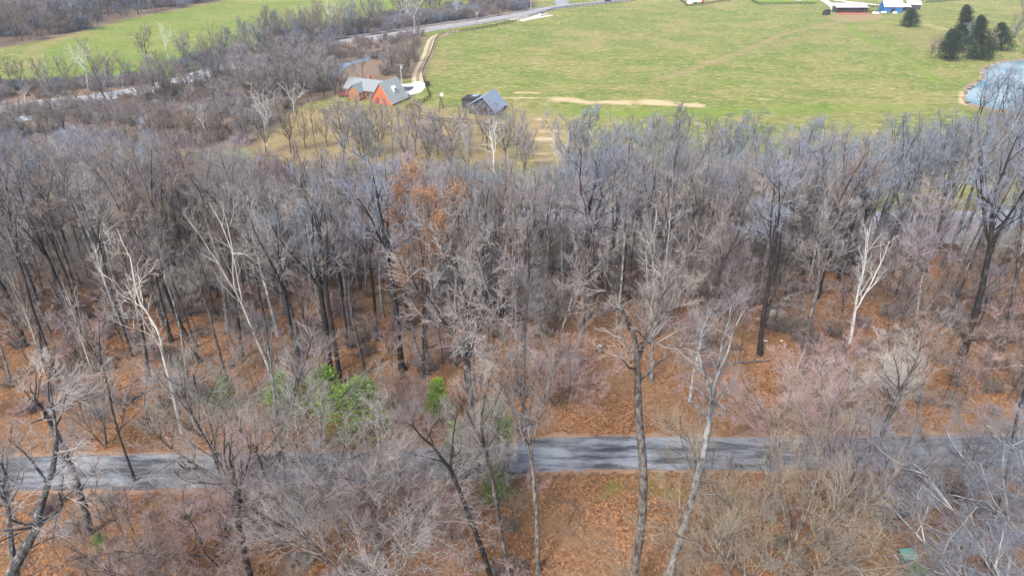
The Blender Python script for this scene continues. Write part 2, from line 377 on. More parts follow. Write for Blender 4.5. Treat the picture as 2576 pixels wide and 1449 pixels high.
m_dirt = np.maximum(m_dirt, sm(poly_sd(W2([(1290, 280), (1400, 276), (1460, 340), (1440, 430), (1250, 430), (1260, 330)]), X, Y), 10)*0.9)
m_dirt = np.maximum(m_dirt, np.exp(-(line_d(W2([(1900, 132), (1980, 105), (2080, 85), (2120, 80)]), X, Y)/7)**2)*0.45)
m_dirt = np.maximum(m_dirt, sm(poly_sd(W2([(1860, 285), (2300, 262), (2430, 240), (2400, 300), (1950, 330)]), X, Y), 10)*0.4)
m_dirt = np.maximum(m_dirt, sm(poly_sd(W2([(60, 190), (62, 118), (250, 62), (300, 58), (120, 120), (95, 185)]), X, Y), 4)*0.6)
m_dirt = np.maximum(m_dirt, sm(poly_sd(W2([(560, 300), (900, 262), (1080, 262), (1300, 300), (1360, 440), (900, 440), (640, 400)]), X, Y), 8)*0.82)
m_straw = np.exp(-(line_d(W2([(1400, 250), (1480, 257), (1600, 258), (1690, 262), (1760, 267)]), X, Y)/(3.6+2.0*nz(X, Y, .1)))**2)*(0.85+0.4*nz(X, Y, .23, 1))
m_straw = np.maximum(m_straw, np.exp(-(line_d(W2([(1300, 233), (1358, 235)]), X, Y)/1.3)**2)*0.9)
m_straw = np.maximum(m_straw, np.exp(-(line_d(W2([(1262, 246), (1330, 247), (1420, 250)]), X, Y)/1.0)**2)*0.85)
m_straw = np.maximum(m_straw, sm(poly_sd(W2([(1335, 290), (1400, 296), (1440, 350), (1425, 410), (1320, 410), (1300, 345)]), X, Y), 6)*np.clip(0.35+0.5*np.sin(Y*1.1+1.6*nz(X, Y, .17))+0.45*nz(X, Y, .3, 2), 0, 1))
m_straw = np.maximum(m_straw, sm(poly_sd(W2([(870, 175), (905, 165), (950, 170), (955, 200), (870, 200)]), X, Y), 8)*0.55)
m_straw = np.maximum(m_straw, np.exp(-(line_d(W2([(2425, 232), (2421, 258), (2440, 266)]), X, Y)/1.5)**2)*0.9)
m_straw = np.maximum(m_straw, np.exp(-(line_d(W2([(2330, 62), (2400, 78), (2440, 85)]), X, Y)/4)**2)*0.55)
m_straw = np.maximum(m_straw, sm(poly_sd(W2([(1100, 205), (1280, 212), (1290, 228), (1120, 240)]), X, Y), 9)*0.45)
m_brush = np.where(m_straw > 0.5, 0, m_brush)
m_moss = np.zeros_like(X)
for px, py, r in ((1550, 1225, 1.6), (1640, 1215, 1.8), (245, 1362, 1.2), (2300, 1430, 1.2), (1700, 1240, 1.5), (1500, 1250, 1.0), (1850, 1250, 1.2)):
    g = gp(px, py); m_moss = np.maximum(m_moss, np.exp(-(((X-g.x)**2+(Y-g.y)**2)/r**2))*0.9)
ny, nx = X.shape
idx = np.arange(ny*nx).reshape(ny, nx)
Q = np.stack([idx[:-1, :-1], idx[:-1, 1:], idx[1:, 1:], idx[1:, :-1]], -1).reshape(-1, 4)
gm = mesh_np('ground', np.stack([X, Y, Z], -1).reshape(-1, 3), Q, True)
for nme, arr in (('m_wood', m_wood), ('m_brush', m_brush), ('m_vivid', m_vivid), ('m_dirt', m_dirt), ('m_straw', m_straw), ('m_moss', m_moss)):
    a = gm.attributes.new(nme, 'FLOAT', 'POINT'); a.data.foreach_set('value', arr.ravel().astype(np.float32))
gm.materials.append(M['ground'])
link(bpy.data.objects.new('ground', gm), kind='structure', label='leaf littered wooded hill above a green and straw coloured pasture')

def smooth_line(P, n=6):
    P = [Vector((p[0], p[1], 0)) for p in P]; out = []
    Q = [P[0]*2-P[1]] + P + [P[-1]*2-P[-2]]
    for i in range(1, len(Q)-2):
        for k in range(n):
            t = k/n; a, b, c, d = Q[i-1], Q[i], Q[i+1], Q[i+2]
            out.append(0.5*((2*b)+(c-a)*t+(2*a-5*b+4*c-d)*t*t+(3*b-a-3*c+d)*t**3))
    out.append(P[-1]); return out
def strip(name, pts, w0, w1, mat, dz=0.03, kind='structure', n=6, wob=0.0, label=None, smooth=True):
    L = smooth_line(pts, n) if smooth else [Vector((*p, 0)) for p in pts]
    rr = random.Random(hash(name) % 1000); v = []; f = []
    for i, p in enumerate(L):
        t = (L[min(i+1, len(L)-1)]-L[max(i-1, 0)]).normalized(); nn = Vector((-t.y, t.x, 0))
        for k in range(5):
            w = w0 + (w1-w0)*k/4 + (rr.uniform(-wob, wob) if k in (0, 4) else 0)
            q = p+nn*w; v.append((q.x, q.y, float(ground(q.x, q.y))+dz))
        if i:
            for k in range(4): f.append((5*i-5+k, 5*i-4+k, 5*i+1+k, 5*i+k)[::-1])
    me = bpy.data.meshes.new(name); me.from_pydata(v, [], f); me.materials.append(mat)
    o = bpy.data.objects.new(name, me); return link(o, kind=kind, label=label)
def sheet(name, pts, mat, dz=0.03, n=5, kind='structure', label=None, wob=0.0):
    P = [Vector((p[0], p[1], 0)) for p in pts]; L = []
    k = len(P)
    for i in range(k):
        a, b, c, d = P[i-1], P[i], P[(i+1) % k], P[(i+2) % k]
        for j in range(n):
            t = j/n; L.append(0.5*((2*b)+(c-a)*t+(2*a-5*b+4*c-d)*t*t+(3*b-a-3*c+d)*t**3))
    rr = random.Random(3)
    zz = ZV + dz
    me = bpy.data.meshes.new(name); me.from_pydata([(p.x+rr.uniform(-wob, wob), p.y+rr.uniform(-wob, wob), zz) for p in L], [], [tuple(range(len(L)))])
    me.materials.append(mat); me.update()
    if me.polygons[0].normal.z < 0: me.flip_normals()
    return link(bpy.data.objects.new(name, me), kind=kind, label=label)

# the lane through the wood
lane_px = [(-260, 1198), (0, 1192), (250, 1188), (600, 1185), (900, 1178), (1200, 1160), (1400, 1143), (1600, 1140), (1900, 1142), (2200, 1140), (2576, 1136), (2900, 1132)]
lane = W2(lane_px)
lane = [(-200, lane[0][1]-1.0), (-100, lane[0][1]-0.4)] + lane + [(100, lane[-1][1]), (200, lane[-1][1]+1)]
strip('lane_verge', lane, -2.35, 2.4, M['lane_edge'], 0.025, n=14, wob=0.35)
strip('lane', lane, -1.95, 2.0, M['lane'], 0.05, n=14, wob=0.12, label='narrow grey asphalt lane through the wood')
# valley roads
hw_px = [(-500, 305), (-60, 282), (100, 262), (250, 246), (380, 222), (480, 196), (620, 156), (760, 127), (860, 107), (960, 93), (1075, 75), (1200, 57), (1300, 40), (1400, 20), (1500, 9), (1600, -3), (1750, -18)]
hw = W2(hw_px)
strip('highway', hw, -5.0, 5.0, M['highway'], 0.06, label='pale grey two lane road across the valley')
strip('road_marking', hw, -0.18, 0.18, M['paint_yellow'], 0.08)
strip('road_marking', hw, 4.0, 4.25, M['paint_white'], 0.08)
strip('road_marking', hw, -4.25, -4.0, M['paint_white'], 0.08)
strip('side_road', W2([(1420, 16), (1412, 4), (1440, -8), (1480, -20)]), -4, 4, M['highway'], 0.05)
strip('gravel_pull_off', W2([(1290, 52), (1320, 46), (1372, 37)]), -6, 3, M['path_pale'], 0.05)
dr_px = [(1160, 78), (1127, 84), (1093, 96), (1082, 115), (1075, 138), (1060, 170), (1052, 190), (1051, 207)]
dr = W2(dr_px)
strip('driveway', dr, -2.3, 2.3, M['grass_strip'], 0.03)
strip('driveway_rut', dr, -1.9, -0.6, M['gravel'], 0.05)
strip('driveway_rut', dr, 0.6, 1.9, M['gravel'], 0.05)
sheet('driveway_loop', W2([(1000, 216), (1030, 212), (1045, 207), (1063, 208), (1070, 214), (1064, 228), (1050, 236), (1020, 242), (1000, 245)]), M['concrete'], 0.06)
sheet('planting_bed', W2([(1002, 219), (1022, 219), (1041, 219), (1037, 226), (1026, 231), (1006, 231)]), M['mulch'], 0.08)
strip('farm_track', W2([(2060, -6), (2080, 6), (2095, 16), (2104, 28)]), -2.2, 2.2, M['path_pale'], 0.04)
strip('farm_track', W2([(2085, -2), (2130, 5), (2170, 9), (2215, 15)]), -2.0, 2.0, M['path_pale'], 0.045)
strip('farm_yard', W2([(2106, 34), (2140, 35), (2184, 35)]), -4, 5, M['brick_red'], 0.03, wob=1.2)
# water
sheet('pond_bank', W2([(2700, 148), (2560, 149), (2506, 157), (2470, 173), (2460, 195), (2424, 226), (2418, 260), (2468, 273), (2520, 284), (2700, 305)]), M['bank'], 0.02, wob=1.4)
sheet('pond', W2([(2740, 152), (2576, 153), (2512, 161), (2478, 176), (2474, 197), (2434, 229), (2430, 256), (2476, 268), (2530, 277), (2740, 300)]), M['pond'], 0.05, wob=0.5, label='blue pond at the right edge of the pasture')
M['creek_blue'] = water('creek_blue_water', (0.16, 0.23, 0.31), 0.3)
sheet('creek', W2([(830, 186), (850, 164), (880, 158), (905, 150), (928, 139), (975, 128), (972, 138), (945, 148), (905, 158), (880, 165), (862, 178), (840, 200)]), M['creek_blue'], 0.05)
strip('creek', [(-12, 122), (10, 119), (30, 121), (55, 119), (80, 118), (110, 120), (150, 124), (200, 124)], -7, 7, M['creek'], 0.25, label='pale creek glimpsed between the trunks')
sheet('creek', W2([(-400, 328), (-200, 300), (0, 297), (90, 290), (60, 305), (-200, 322)]), M['creek'], 0.05)

# ------------------------------------------------------------------ trees
def norm(a): return a/np.maximum(np.linalg.norm(a, axis=-1, keepdims=True), 1e-9)
def chains(r, P, D, L, n, wander, up):
    P = np.array(P, float); D = norm(np.array(D, float)); pts = [P]; drs = [D]
    st = (np.asarray(L)/n)[:, None]
    for i in range(n):
        D = norm(D + r.normal(0, wander, D.shape) + np.array([0, 0, up]))
        P = P + D*st; pts.append(P); drs.append(D)
    return np.stack(pts, 1), np.stack(drs, 1)
def spawn(r, pts, drs, L, R, k, f0, f1, ang, lf, taper=0.6):
    Nn, n1, _ = pts.shape
    f = f0 + (f1-f0)*((np.arange(k)[None]+r.rand(Nn, k))/k)
    g = f*(n1-1); i = np.minimum(g.astype(int), n1-2); w = (g-i)[..., None]
    a = np.arange(Nn)[:, None]
    P = pts[a, i]*(1-w)+pts[a, i+1]*w; D = drs[a, i+1]
    perp = norm(np.cross(D, r.normal(0, 1, D.shape)))
    an = np.radians(ang)*(0.7+0.6*r.rand(Nn, k, 1))
    C = D*np.cos(an)+perp*np.sin(an)
    Lc = lf*np.asarray(L)[:, None]*(1-0.45*f)*(0.6+0.8*r.rand(Nn, k))
    Rp = R[a, i]
    return P.reshape(-1, 3), C.reshape(-1, 3), Lc.ravel(), (Rp.ravel()*taper)
def radii(r0, n, tip):
    t = np.linspace(0, 1, n+1)[None]
    return r0[:, None]*(1-t)+np.minimum(tip, r0[:, None])*t
def tubes(parts):
    VV, QQ, off = [], [], 0
    for pts, R, k in parts:
        Nn, n1, _ = pts.shape
        T = np.empty_like(pts); T[:, 1:-1] = pts[:, 2:]-pts[:, :-2]; T[:, 0] = pts[:, 1]-pts[:, 0]; T[:, -1] = pts[:, -1]-pts[:, -2]
        T = norm(T); ref = np.where(np.abs(T[..., :1]) > 0.8, np.array([0, 1.0, 0]), np.array([1.0, 0, 0]))
        U = norm(np.cross(T, ref)); Vv = np.cross(T, U)
        an = np.arange(k)*2*math.pi/k
        ring = pts[:, :, None]+R[:, :, None, None]*(U[:, :, None]*np.cos(an)[:, None]+Vv[:, :, None]*np.sin(an)[:, None])
        VV.append(ring.reshape(-1, 3))
        ids = off+np.arange(Nn*n1*k).reshape(Nn, n1, k); nx_ = np.roll(ids, -1, 2)
        QQ.append(np.stack([ids[:, :-1], nx_[:, :-1], nx_[:, 1:], ids[:, 1:]], -1).reshape(-1, 4)); off += Nn*n1*k
    return np.concatenate(VV), np.concatenate(QQ)

class Kind: pass
def make_tree(seed, H=24, r0=0.27, clear=0.45, lead=3, spread=18, nl=6, nb=6, ntw=6, nf=4, R=4.2, tw=0.016, wander=0.06, up=0.05,
              stems=1, stemang=0, la=42, leaves=0, leafsize=0.14, bareness=1.0, bend=0.0, keep=False):
    r = np.random.RandomState(seed)
    TR, CR = [], []
    if stems == 1:
        P0 = np.zeros((1, 3)); D0 = np.array([[bend, r.normal(0, .02), 1.0]])
    else:
        an = r.rand()*6.28+np.arange(stems)*6.28/stems+r.normal(0, .3, stems); e = np.radians(stemang)*(0.6+0.7*r.rand(stems))
        P0 = np.stack([np.cos(an)*.15, np.sin(an)*.15, np.zeros(stems)], 1); D0 = np.stack([np.cos(an)*np.sin(e), np.sin(an)*np.sin(e), np.cos(e)], 1)
    P0[:, 2] = -0.5
    if lead:
        ht = clear*H*(1+.12*r.rand(len(P0)))
        tp, td = chains(r, P0, D0, ht+.5, 8, wander*0.45, 0.02)
        n0 = len(P0); R0 = np.full(n0, r0); RT = np.linspace(1.0, 0.72, 9)[None]*R0[:, None]; RT[:, 0] *= 1.45; RT[:, 1] *= 1.1
        TR.append((tp, RT, 7))
        # leaders, starting where the trunk divides
        P = np.repeat(tp[:, -1], lead, 0); D = np.repeat(td[:, -1], lead, 0); k = len(P)
        an = r.rand()*6.28+np.arange(k)*6.28/lead+r.normal(0, .4, k); s = np.radians(spread)*(0.35+1.1*r.rand(k)); s[::lead] *= 0.35
        side = np.stack([np.cos(an), np.sin(an), np.zeros(k)], 1)
        D = norm(D*np.cos(s)[:, None]+side*np.sin(s)[:, None])
        Ls = (H-ht.repeat(lead))*(0.8+0.25*r.rand(k)); Ls[::lead] = (H-ht)*1.02
        lp, ld = chains(r, P, D, Ls, 9, wander*1.3, up)
        RL = radii(np.where(np.arange(k) % lead == 0, r0*.66, r0*.5), 9, 0.03)
        TR.append((lp, RL, 5)); 
        # a few low dead limbs on the trunk
        a_, b_, c_, d_ = spawn(r, tp, td, ht, RT, 3 if stems == 1 else 1, .45, 1.0, 60, 0.18, .22)
        xp, xd = chains(r, a_, b_, c_, 5, .16, .03); TR.append((xp, radii(d_, 5, .012), 4))
        base = [(lp, ld, Ls, RL)]
    else:
        Ls = np.full(len(P0), H*1.0)*(0.8+.3*r.rand(len(P0)))
        lp, ld = chains(r, P0, D0, Ls, 10, wander, up); RL = radii(np.full(len(P0), r0), 10, .02)
        TR.append((lp, RL, 6)); base = [(lp, ld, Ls, RL)]
    lp, ld, Ls, RL = base[0]
    P, D, L, r1 = spawn(r, lp, ld, Ls*0+R*1.25, RL, nl, 0.05 if lead else 0.22, 0.97, la, 1.0, 0.55)
    bp, bd = chains(r, P, D, L, 6, wander*2.0, up*1.4); RB = radii(np.maximum(r1, .03), 6, .014)
    TR.append((bp, RB, 4))
    P, D, L2, r2 = spawn(r, bp, bd, L, RB, nb, 0.12, 1.0, 40, 0.52, 0.6)
    cp, cd = chains(r, P, D, L2, 4, wander*2.4, up*1.5); RC = radii(np.clip(r2, tw*1.1, .035), 4, tw*.8)
    CR.append((cp, RC, 3))
    if ntw:
        P, D, L3, r3 = spawn(r, cp, cd, L2, RC, ntw, 0.15, 1.0, 38, 0.62, 0.8)
        L3 = np.maximum(L3, .35)
        dp, dd = chains(r, P, D, L3, 2, wander*2.2, up*2); RD = radii(np.full(len(P), tw), 2, tw*.5)
        CR.append((dp, RD, 3))
        if nf:
            P, D, L4, r4 = spawn(r, dp, dd, L3, RD, nf, 0.2, 1.0, 34, 0.65, 1)
            L4 = np.maximum(L4, .25)
            ep, ed = chains(r, P, D, L4, 1, .1, up); CR.append((ep, radii(np.full(len(P), tw*.7), 1, tw*.35), 3))
    o = Kind(); 
    V, Q = tubes(TR); sc = H/np.percentile(V[:, 2], 99.9)
    V = V*sc; V2, Q2 = tubes(CR); V2 = V2*sc
    c = V2[V2[:, 2] > H*.75].mean(0)/(H*.87) if not keep else np.zeros(3)
    for A in (V, V2): A[:, 0] -= c[0]*A[:, 2]; A[:, 1] -= c[1]*A[:, 2]
    o.trunk = mesh_np('trunk', V, Q, True); shear = c
    o.crown = mesh_np('crown', V2, Q2); o.h = H; o.leaf = None
    if leaves:
        tips = (ep if nf else dp)[:, -1]*sc
        ii = r.randint(0, len(tips), leaves)
        lp_ = tips[ii]+r.normal(0, .28, (leaves, 3)); lp_[:, :2] -= shear[:2]*lp_[:, 2:]
        o.leaf = leafmesh(r, lp_, leafsize)
    o.trunk.materials.append(M['bark_dark']); o.crown.materials.append(M['tw_grey'])
    return o
def leafmesh(r, P, size, name='leaves', flat=0.0):
    n = len(P); U = norm(r.normal(0, 1, (n, 3))); Vv = norm(np.cross(U, r.normal(0, 1, (n, 3))))
    s = size*(0.6+0.8*r.rand(n, 1))
    V = np.stack([P-U*s, P+Vv*s*.5, P+U*s, P-Vv*s*.5], 1).reshape(-1, 3)
    return mesh_np(name, V, np.arange(4*n).reshape(n, 4))
def make_evergreen(seed, H, R, n=5200, cone=1.0, size=0.17, drop=0.1, clumps=80):
    r = np.random.RandomState(seed)
    t = r.rand(clumps)**0.85
    prof = (1-t)**cone*(0.75+0.5*r.rand(clumps)); an = r.rand(clumps)*6.28
    rad = R*prof*(0.55+0.45*r.rand(clumps))
    C = np.stack([np.cos(an)*rad, np.sin(an)*rad, H*(drop+(0.97-drop)*t)], 1)
    i = r.randint(0, clumps, n); cs = (0.12+0.16*(1-t))*R
    P = C[i]+r.normal(0, 1, (n, 3))*cs[i][:, None]*np.array([1, 1, .8])
    core = np.stack([r.normal(0, .07*R, n//5), r.normal(0, .07*R, n//5), H*(drop+(1.0-drop)*r.rand(n//5))], 1)
    P = np.concatenate([P, core]); P[:, 2] = np.maximum(P[:, 2], 0.1)
    m2 = len(P); d = norm(P*np.array([1, 1, 0])+np.array([0, 0, .6*R])+r.normal(0, .5*R, (m2, 3)))
    s = size*(0.6+.9*r.rand(m2, 1)); side = norm(np.cross(d, r.normal(0, 1, (m2, 3))))
    V = np.stack([P-side*s*.35, P+d*s*1.3, P+side*s*.35, P-d*s*.4], 1).reshape(-1, 3)
    o = Kind(); o.h = H; o.crown = mesh_np('crown', V, np.arange(4*m2).reshape(m2, 4))
    tp, td = chains(r, np.array([[0, 0, -.3]]), np.array([[0, 0, 1.0]]), np.array([H*.97]), 8, .015, 0)
    parts = [(tp, radii(np.array([H*.022]), 8, .02), 7)]
    a_, b_, c_, d_ = spawn(r, tp, td, np.array([R*1.4]), parts[0][1], 26, .1, .95, 75, 1.0, .3)
    xp, xd = chains(r, a_, b_, c_, 4, .08, .08); parts.append((xp, radii(d_, 4, .01), 3))
    o.trunk = mesh_np('trunk', *tubes(parts)); o.leaf = None
    o.trunk.materials.append(M['bark_dark']); o.crown.materials.append(M['green_dark'])
    return o

K = {}
for i in range(9):                                       # tall woodland trees
    K['tall%d' % i] = make_tree(100+i, 24, 0.23+.02*(i % 3), 0.40+.05*(i % 3), 2+(i % 3), 16+3*(i % 4), 6, 6, 6, 2, 3.4+.35*(i % 3), 0.0165, up=.06, wander=.055+.02*(i % 3))
for i in range(4):                                       # near tall trees, finer twigs
    K['near%d' % i] = make_tree(200+i, 25, 0.29, 0.60, 2+i % 2, 11, 6, 6, 6, 4, 2.9, 0.0085, up=.05, wander=.075)
for i in range(4):                                       # thick dark trunks
    K['oak%d' % i] = make_tree(250+i, 24, 0.35, 0.50, 2+i % 2, 15, 7, 6, 6, 3, 3.7, 0.015, up=.06, wander=.07)
for i in range(3):                                       # sycamores
    K['syc%d' % i] = make_tree(300+i, 18, 0.24, 0.30, 3, 26, 6, 4, 3, 0, 4.4, 0.026, up=.04, wander=.11, la=50)
for i in range(4):                                       # slim high branching poles
    K['pole%d' % i] = make_tree(270+i, 20, 0.15, 0.60, 2, 12, 5, 5, 5, 3, 2.2, 0.014, up=.07, wander=.08)
K['slimsyc'] = make_tree(333, 18, 0.15, 0.42, 2, 16, 7, 5, 4, 2, 3.0, 0.012, up=.05, wander=.09, la=55)
for i in range(4):                                       # broad valley trees
    K['fan%d' % i] = make_tree(400+i, 12, 0.17, 0.22, 4, 30, 6, 6, 5, 3, 2.7, 0.022, up=.07, wander=.08)
for i in range(4):                                       # dense low domes of fine twigs
    K['dome%d' % i] = make_tree(500+i, 10, 0.085, 0.25, 3, 30, 8, 6, 6, 4, 3.0, 0.0065, stems=4, stemang=26, up=.06, wander=.05, la=34)
for i in range(3):                                       # saplings
    K['sap%d' % i] = make_tree(600+i, 6, 0.035, 0.3, 2, 14, 5, 5, 4, 2, 1.3, 0.0085, up=.05, wander=.08)
for i in range(2):                                       # brush
    K['brush%d' % i] = make_tree(700+i, 2.4, 0.02, 0.3, 0, 0, 8, 6, 3, 0, 1.0, 0.010, stems=9, stemang=38, up=.04, wander=.1)
K['orange'] = make_tree(801, 17, 0.15, 0.25, 3, 12, 8, 6, 6, 2, 2.7, 0.016, up=.08, leaves=30000, leafsize=.06)
K['leafy'] = make_tree(802, 22, 0.22, 0.4, 3, 16, 8, 6, 6, 2, 3.6, 0.014, up=.05, leaves=5000, leafsize=.04)
K['snag'] = make_tree(805, 13, 0.20, 0.30, 3, 13, 7, 4, 3, 0, 2.3, 0.013, up=.09, wander=.045, la=38)
K['bent'] = make_tree(806, 20, 0.30, 0.62, 2, 34, 8, 6, 5, 3, 3.4, 0.016, up=.03, bend=0.0)
K['cedar0'] = make_evergreen(901, 9, 2.8, 9000, 0.5, .2, .02, 130)
K['cedar1'] = make_evergreen(902, 11, 2.5, 9000, 0.7, .2, .02, 130)
K['loose0'] = make_evergreen(903, 7, 1.9, 3800, 0.9, .15, .12, 46)
K['loose1'] = make_evergreen(904, 8, 1.9, 3600, 0.6, .15, .15, 55)

placed = []
def setmat(o, m):
    o.material_slots[0].link = 'OBJECT'; o.material_slots[0].material = m
def put_tree(kind, base, hgt, bark_m, tw_m, name, label, cat, group=None, lean=(0, 0), rz=0.0, wide=1.0, leaf_m=None):
    k = K[kind]; s = hgt/k.h
    r = bpy.data.objects.new(name, None); r.empty_display_size = 1.0
    q = Vector((lean[0], lean[1], 1)).normalized().to_track_quat('Z', 'Y')
    r.rotation_mode = 'QUATERNION'
    r.rotation_quaternion = Vector((0, 0, 1)).rotation_difference(Vector((lean[0], lean[1], 1)).normalized()) @ Matrix.Rotation(rz, 3, 'Z').to_quaternion()
    r.location = base; r.scale = (s*wide, s*wide, s)
    link(r, None, label, cat, group)
    for nm, me, m in (('trunk', k.trunk, bark_m), ('crown', k.crown, tw_m)) + ((('leaves', k.leaf, leaf_m),) if k.leaf else ()):
        o = bpy.data.objects.new(nm, me)
        if not me.materials: me.materials.append(m)
        link(o, r); setmat(o, m)
    placed.append((base.x, base.y)); return r
TREES = []                                               # bare trees queue: the largest in view become single objects, the rest one mass
def hero(kind, bx, by, tx, ty, bk, tw, label, name='bare_tree', cat='tree', rz=None, wide=1.0, leaf=None, group=None, dy=0.0):
    b = gp(bx, by); t = at_depth(tx, ty, b.y+dy); h = (t-b).length
    l = ((t.x-b.x)/(t.z-b.z), dy/(t.z-b.z))
    rz = random.Random(int(bx*7+by)).uniform(0, 6.28) if rz is None else rz
    return put_tree(kind, b, h, M[bk], M[tw], name, label, cat, group, l, rz, wide, M[leaf] if leaf else None)

random.seed(11)
G1 = 'bare trees standing near the lane'
hero('near0', 1588, 1500, 1628, 600, 'bark_grey', 'tw_grey', 'tall straight grey trunk crossing the lane right of centre, pale bark', group=G1)
hero('near1', 1672, 1480, 1815, 740, 'bark_lichen', 'tw_mauve', 'tall leaning tree just right of the straight grey trunk, crossing the lane', group=G1)
hero('leafy', 1352, 1440, 1300, 640, 'bark_grey', 'tw_grey', 'tall grey tree with scattered tan leaves at the left end of the open lane', leaf='leaf_tan', group=G1, wide=.7)
hero('near2', 1240, 1470, 1085, 1000, 'bark_black', 'tw_grey', 'leaning dark trunk at bottom centre, bowed to the left', group=G1, dy=-2, wide=.9)
hero('near3', 1290, 1480, 1215, 900, 'bark_dark', 'tw_grey', 'thin crooked dark tree at bottom centre beside the leaning trunk', group=G1, wide=.8)
hero('near1', 640, 1490, 585, 1060, 'bark_dark', 'tw_pink', 'dark trunk with pinkish twigs at the bottom, left of the big twiggy dome', group=G1, wide=1.4, rz=2)
hero('dome0', 905, 1480, 900, 1075, 'bark_grey', 'tw_grey', 'broad dome of fine grey twigs between the lane and the bottom edge', group=G1, wide=1.1)
hero('dome1', 960, 1380, 1010, 1110, 'bark_grey', 'tw_pink', 'smaller pink twigged tree tucked right of the big grey dome', group=G1, wide=1.1)
hero('dome2', 1930, 1500, 1900, 1110, 'bark_grey', 'tw_olive', 'wide spreading olive tan tree below the lane at lower right', group=G1, wide=1.2)
hero('dome3', 630, 1290, 605, 885, 'bark_dark', 'tw_pale', 'pale round crowned tree above the lane, left of the bright evergreens', group=G1, wide=1.05)
hero('near3', 720, 1250, 640, 760, 'bark_lichen', 'tw_grey', 'slender lichen spotted tree rising through the pale round crown', group=G1, wide=.6)
hero('near2', 225, 1340, 110, 880, 'bark_dark', 'tw_pale', 'forked dark tree at left whose pale twisting branches spread above the lane', group=G1, wide=1.45, rz=4)
hero('near0', 340, 1210, 215, 790, 'bark_dark', 'tw_grey', 'thin tree crossing the left part of the lane', group=G1, wide=.6)
hero('near2', -110, 1760, 170, 1060, 'bark_mottled', 'tw_grey', 'big lichen mottled limbs reaching in from the lower left corner', group=G1, wide=1.15, rz=1.2)
hero('near3', 45, 1620, -30, 1080, 'bark_mottled', 'tw_grey', 'lichen spotted tree in the lower left corner beside the big mottled limbs', group=G1, wide=.9, rz=2.2)
hero('oak3', 1197, 1190, 1130, 540, 'bark_mottled', 'tw_grey', 'tall dark trunk with pale mottled top in the middle of the picture', group=G1, wide=1.15, rz=3)
hero('dome1', 1215, 1260, 1225, 1010, 'bark_grey', 'tw_pale', 'tangle of pale twigs over green shrubs at the middle of the lane', group=G1, wide=.6)
hero('dome2', 1020, 1120, 1020, 950, 'bark_grey', 'tw_pink', 'pinkish twigged tree right of the bright evergreens', group=G1, wide=.75)
hero('dome0', 270, 1120, 250, 930, 'bark_dark', 'tw_grey', 'grey twiggy tree just above the lane at left', group=G1, wide=1.1)
hero('dome3', 560, 1420, 540, 1200, 'bark_dark', 'tw_pink', 'low pinkish brush tree at the bottom, left of the dark trunk', group=G1, wide=1.2)
hero('dome1', 330, 1500, 340, 1330, 'bark_dark', 'tw_brown', 'low brown twiggy tree at the bottom left', group=G1, wide=1.3)
hero('near2', 2165, 1260, 2290, 830, 'bark_dark', 'tw_grey', 'dark forked tree standing across the lane at right', group=G1, wide=1.1)
hero('dome0', 2150, 1330, 2220, 1040, 'bark_dark', 'tw_mauve', 'grey tree at the lane edge, right of the wide olive tree', group=G1, wide=.9)
hero('near0', 2490, 1330, 2620, 850, 'bark_dark', 'tw_grey', 'slim leaning tree at the right end of the lane', group=G1, wide=.7)
hero('dome3', 2570, 1600, 2540, 1180, 'bark_lichen', 'tw_blue', 'blue grey twiggy crown filling the lower right corner', group=G1, wide=1.25)
hero('dome2', 2400, 1300, 2390, 1080, 'bark_grey', 'tw_grey', 'grey twiggy tree on the near side of the lane at right', group=G1, wide=.9)
hero('dome0', 2030, 1110, 2000, 940, 'bark_grey', 'tw_pink', 'low pink twigged thicket tree just above the lane at right', group=G1, wide=1.7)
hero('dome1', 2230, 1075, 2200, 900, 'bark_grey', 'tw_pale', 'pale twiggy small tree above the lane at right', group=G1, wide=1.4)
hero('near3', 1735, 1010, 1800, 760, 'bark_lichen', 'tw_grey', 'small grey tree above the lane behind the leaning trunk', group=G1, wide=1.2)
hero('near0', 1320, 1090, 1305, 690, 'bark_grey', 'tw_mauve', 'mauve crowned tree just beyond the lane behind the leafy one', group=G1, wide=1.0, rz=1)
hero('dome2', 1400, 1015, 1400, 860, 'bark_grey', 'tw_pink', 'low pink tinted shrubby tree on the open litter slope', group=G1, wide=1.3)
G2 = 'bare trees of the wood beyond the lane'
hero('slimsyc', 458, 1088, 290, 600, 'bark_pale', 'tw_pale', 'white limbed sycamore with a dark foot on the left litter slope', name='sycamore_tree', group=G2, wide=1.0)
hero('bent', 505, 910, 365, 560, 'bark_black', 'tw_grey', 'thick dark trunk bowed to the left beyond the white limbed sycamore', group=G2, dy=0, wide=1.0)
hero('oak0', 772, 975, 650, 470, 'bark_black', 'tw_grey', 'dark slanting trunk just above the bright evergreens', group=G2)
hero('tall1', 690, 960, 500, 455, 'bark_pale', 'tw_grey', 'long pale brown trunk slanting left of the dark one', group=G2, wide=.7)
hero('oak1', 835, 950, 745, 430, 'bark_black', 'tw_blue', 'left trunk of the dark pair behind the bright evergreens', group=G2)
hero('oak2', 858, 965, 790, 470, 'bark_black', 'tw_grey', 'right trunk of the dark pair behind the bright evergreens', group=G2, wide=.8)
hero('oak3', 1012, 932, 920, 350, 'bark_black', 'tw_blue', 'tall dark forked tree just left of the orange leaved tree', group=G2, wide=1.0)
hero('oak1', 1066, 950, 1045, 520, 'bark_black', 'tw_grey', 'dark upright trunk directly in front of the orange leaved tree', group=G2, wide=.6)
hero('orange', 1075, 880, 1055, 440, 'bark_dark', 'tw_brown', 'tree still holding rusty orange leaves in the middle of the wood', name='beech_tree', group=G2, leaf='leaf_orange', wide=1.05)
hero('snag', 112, 935, 5, 650, 'bark_pale', 'tw_pale', 'slender pale trunk near the left edge of the wood', group=G2, wide=.6)
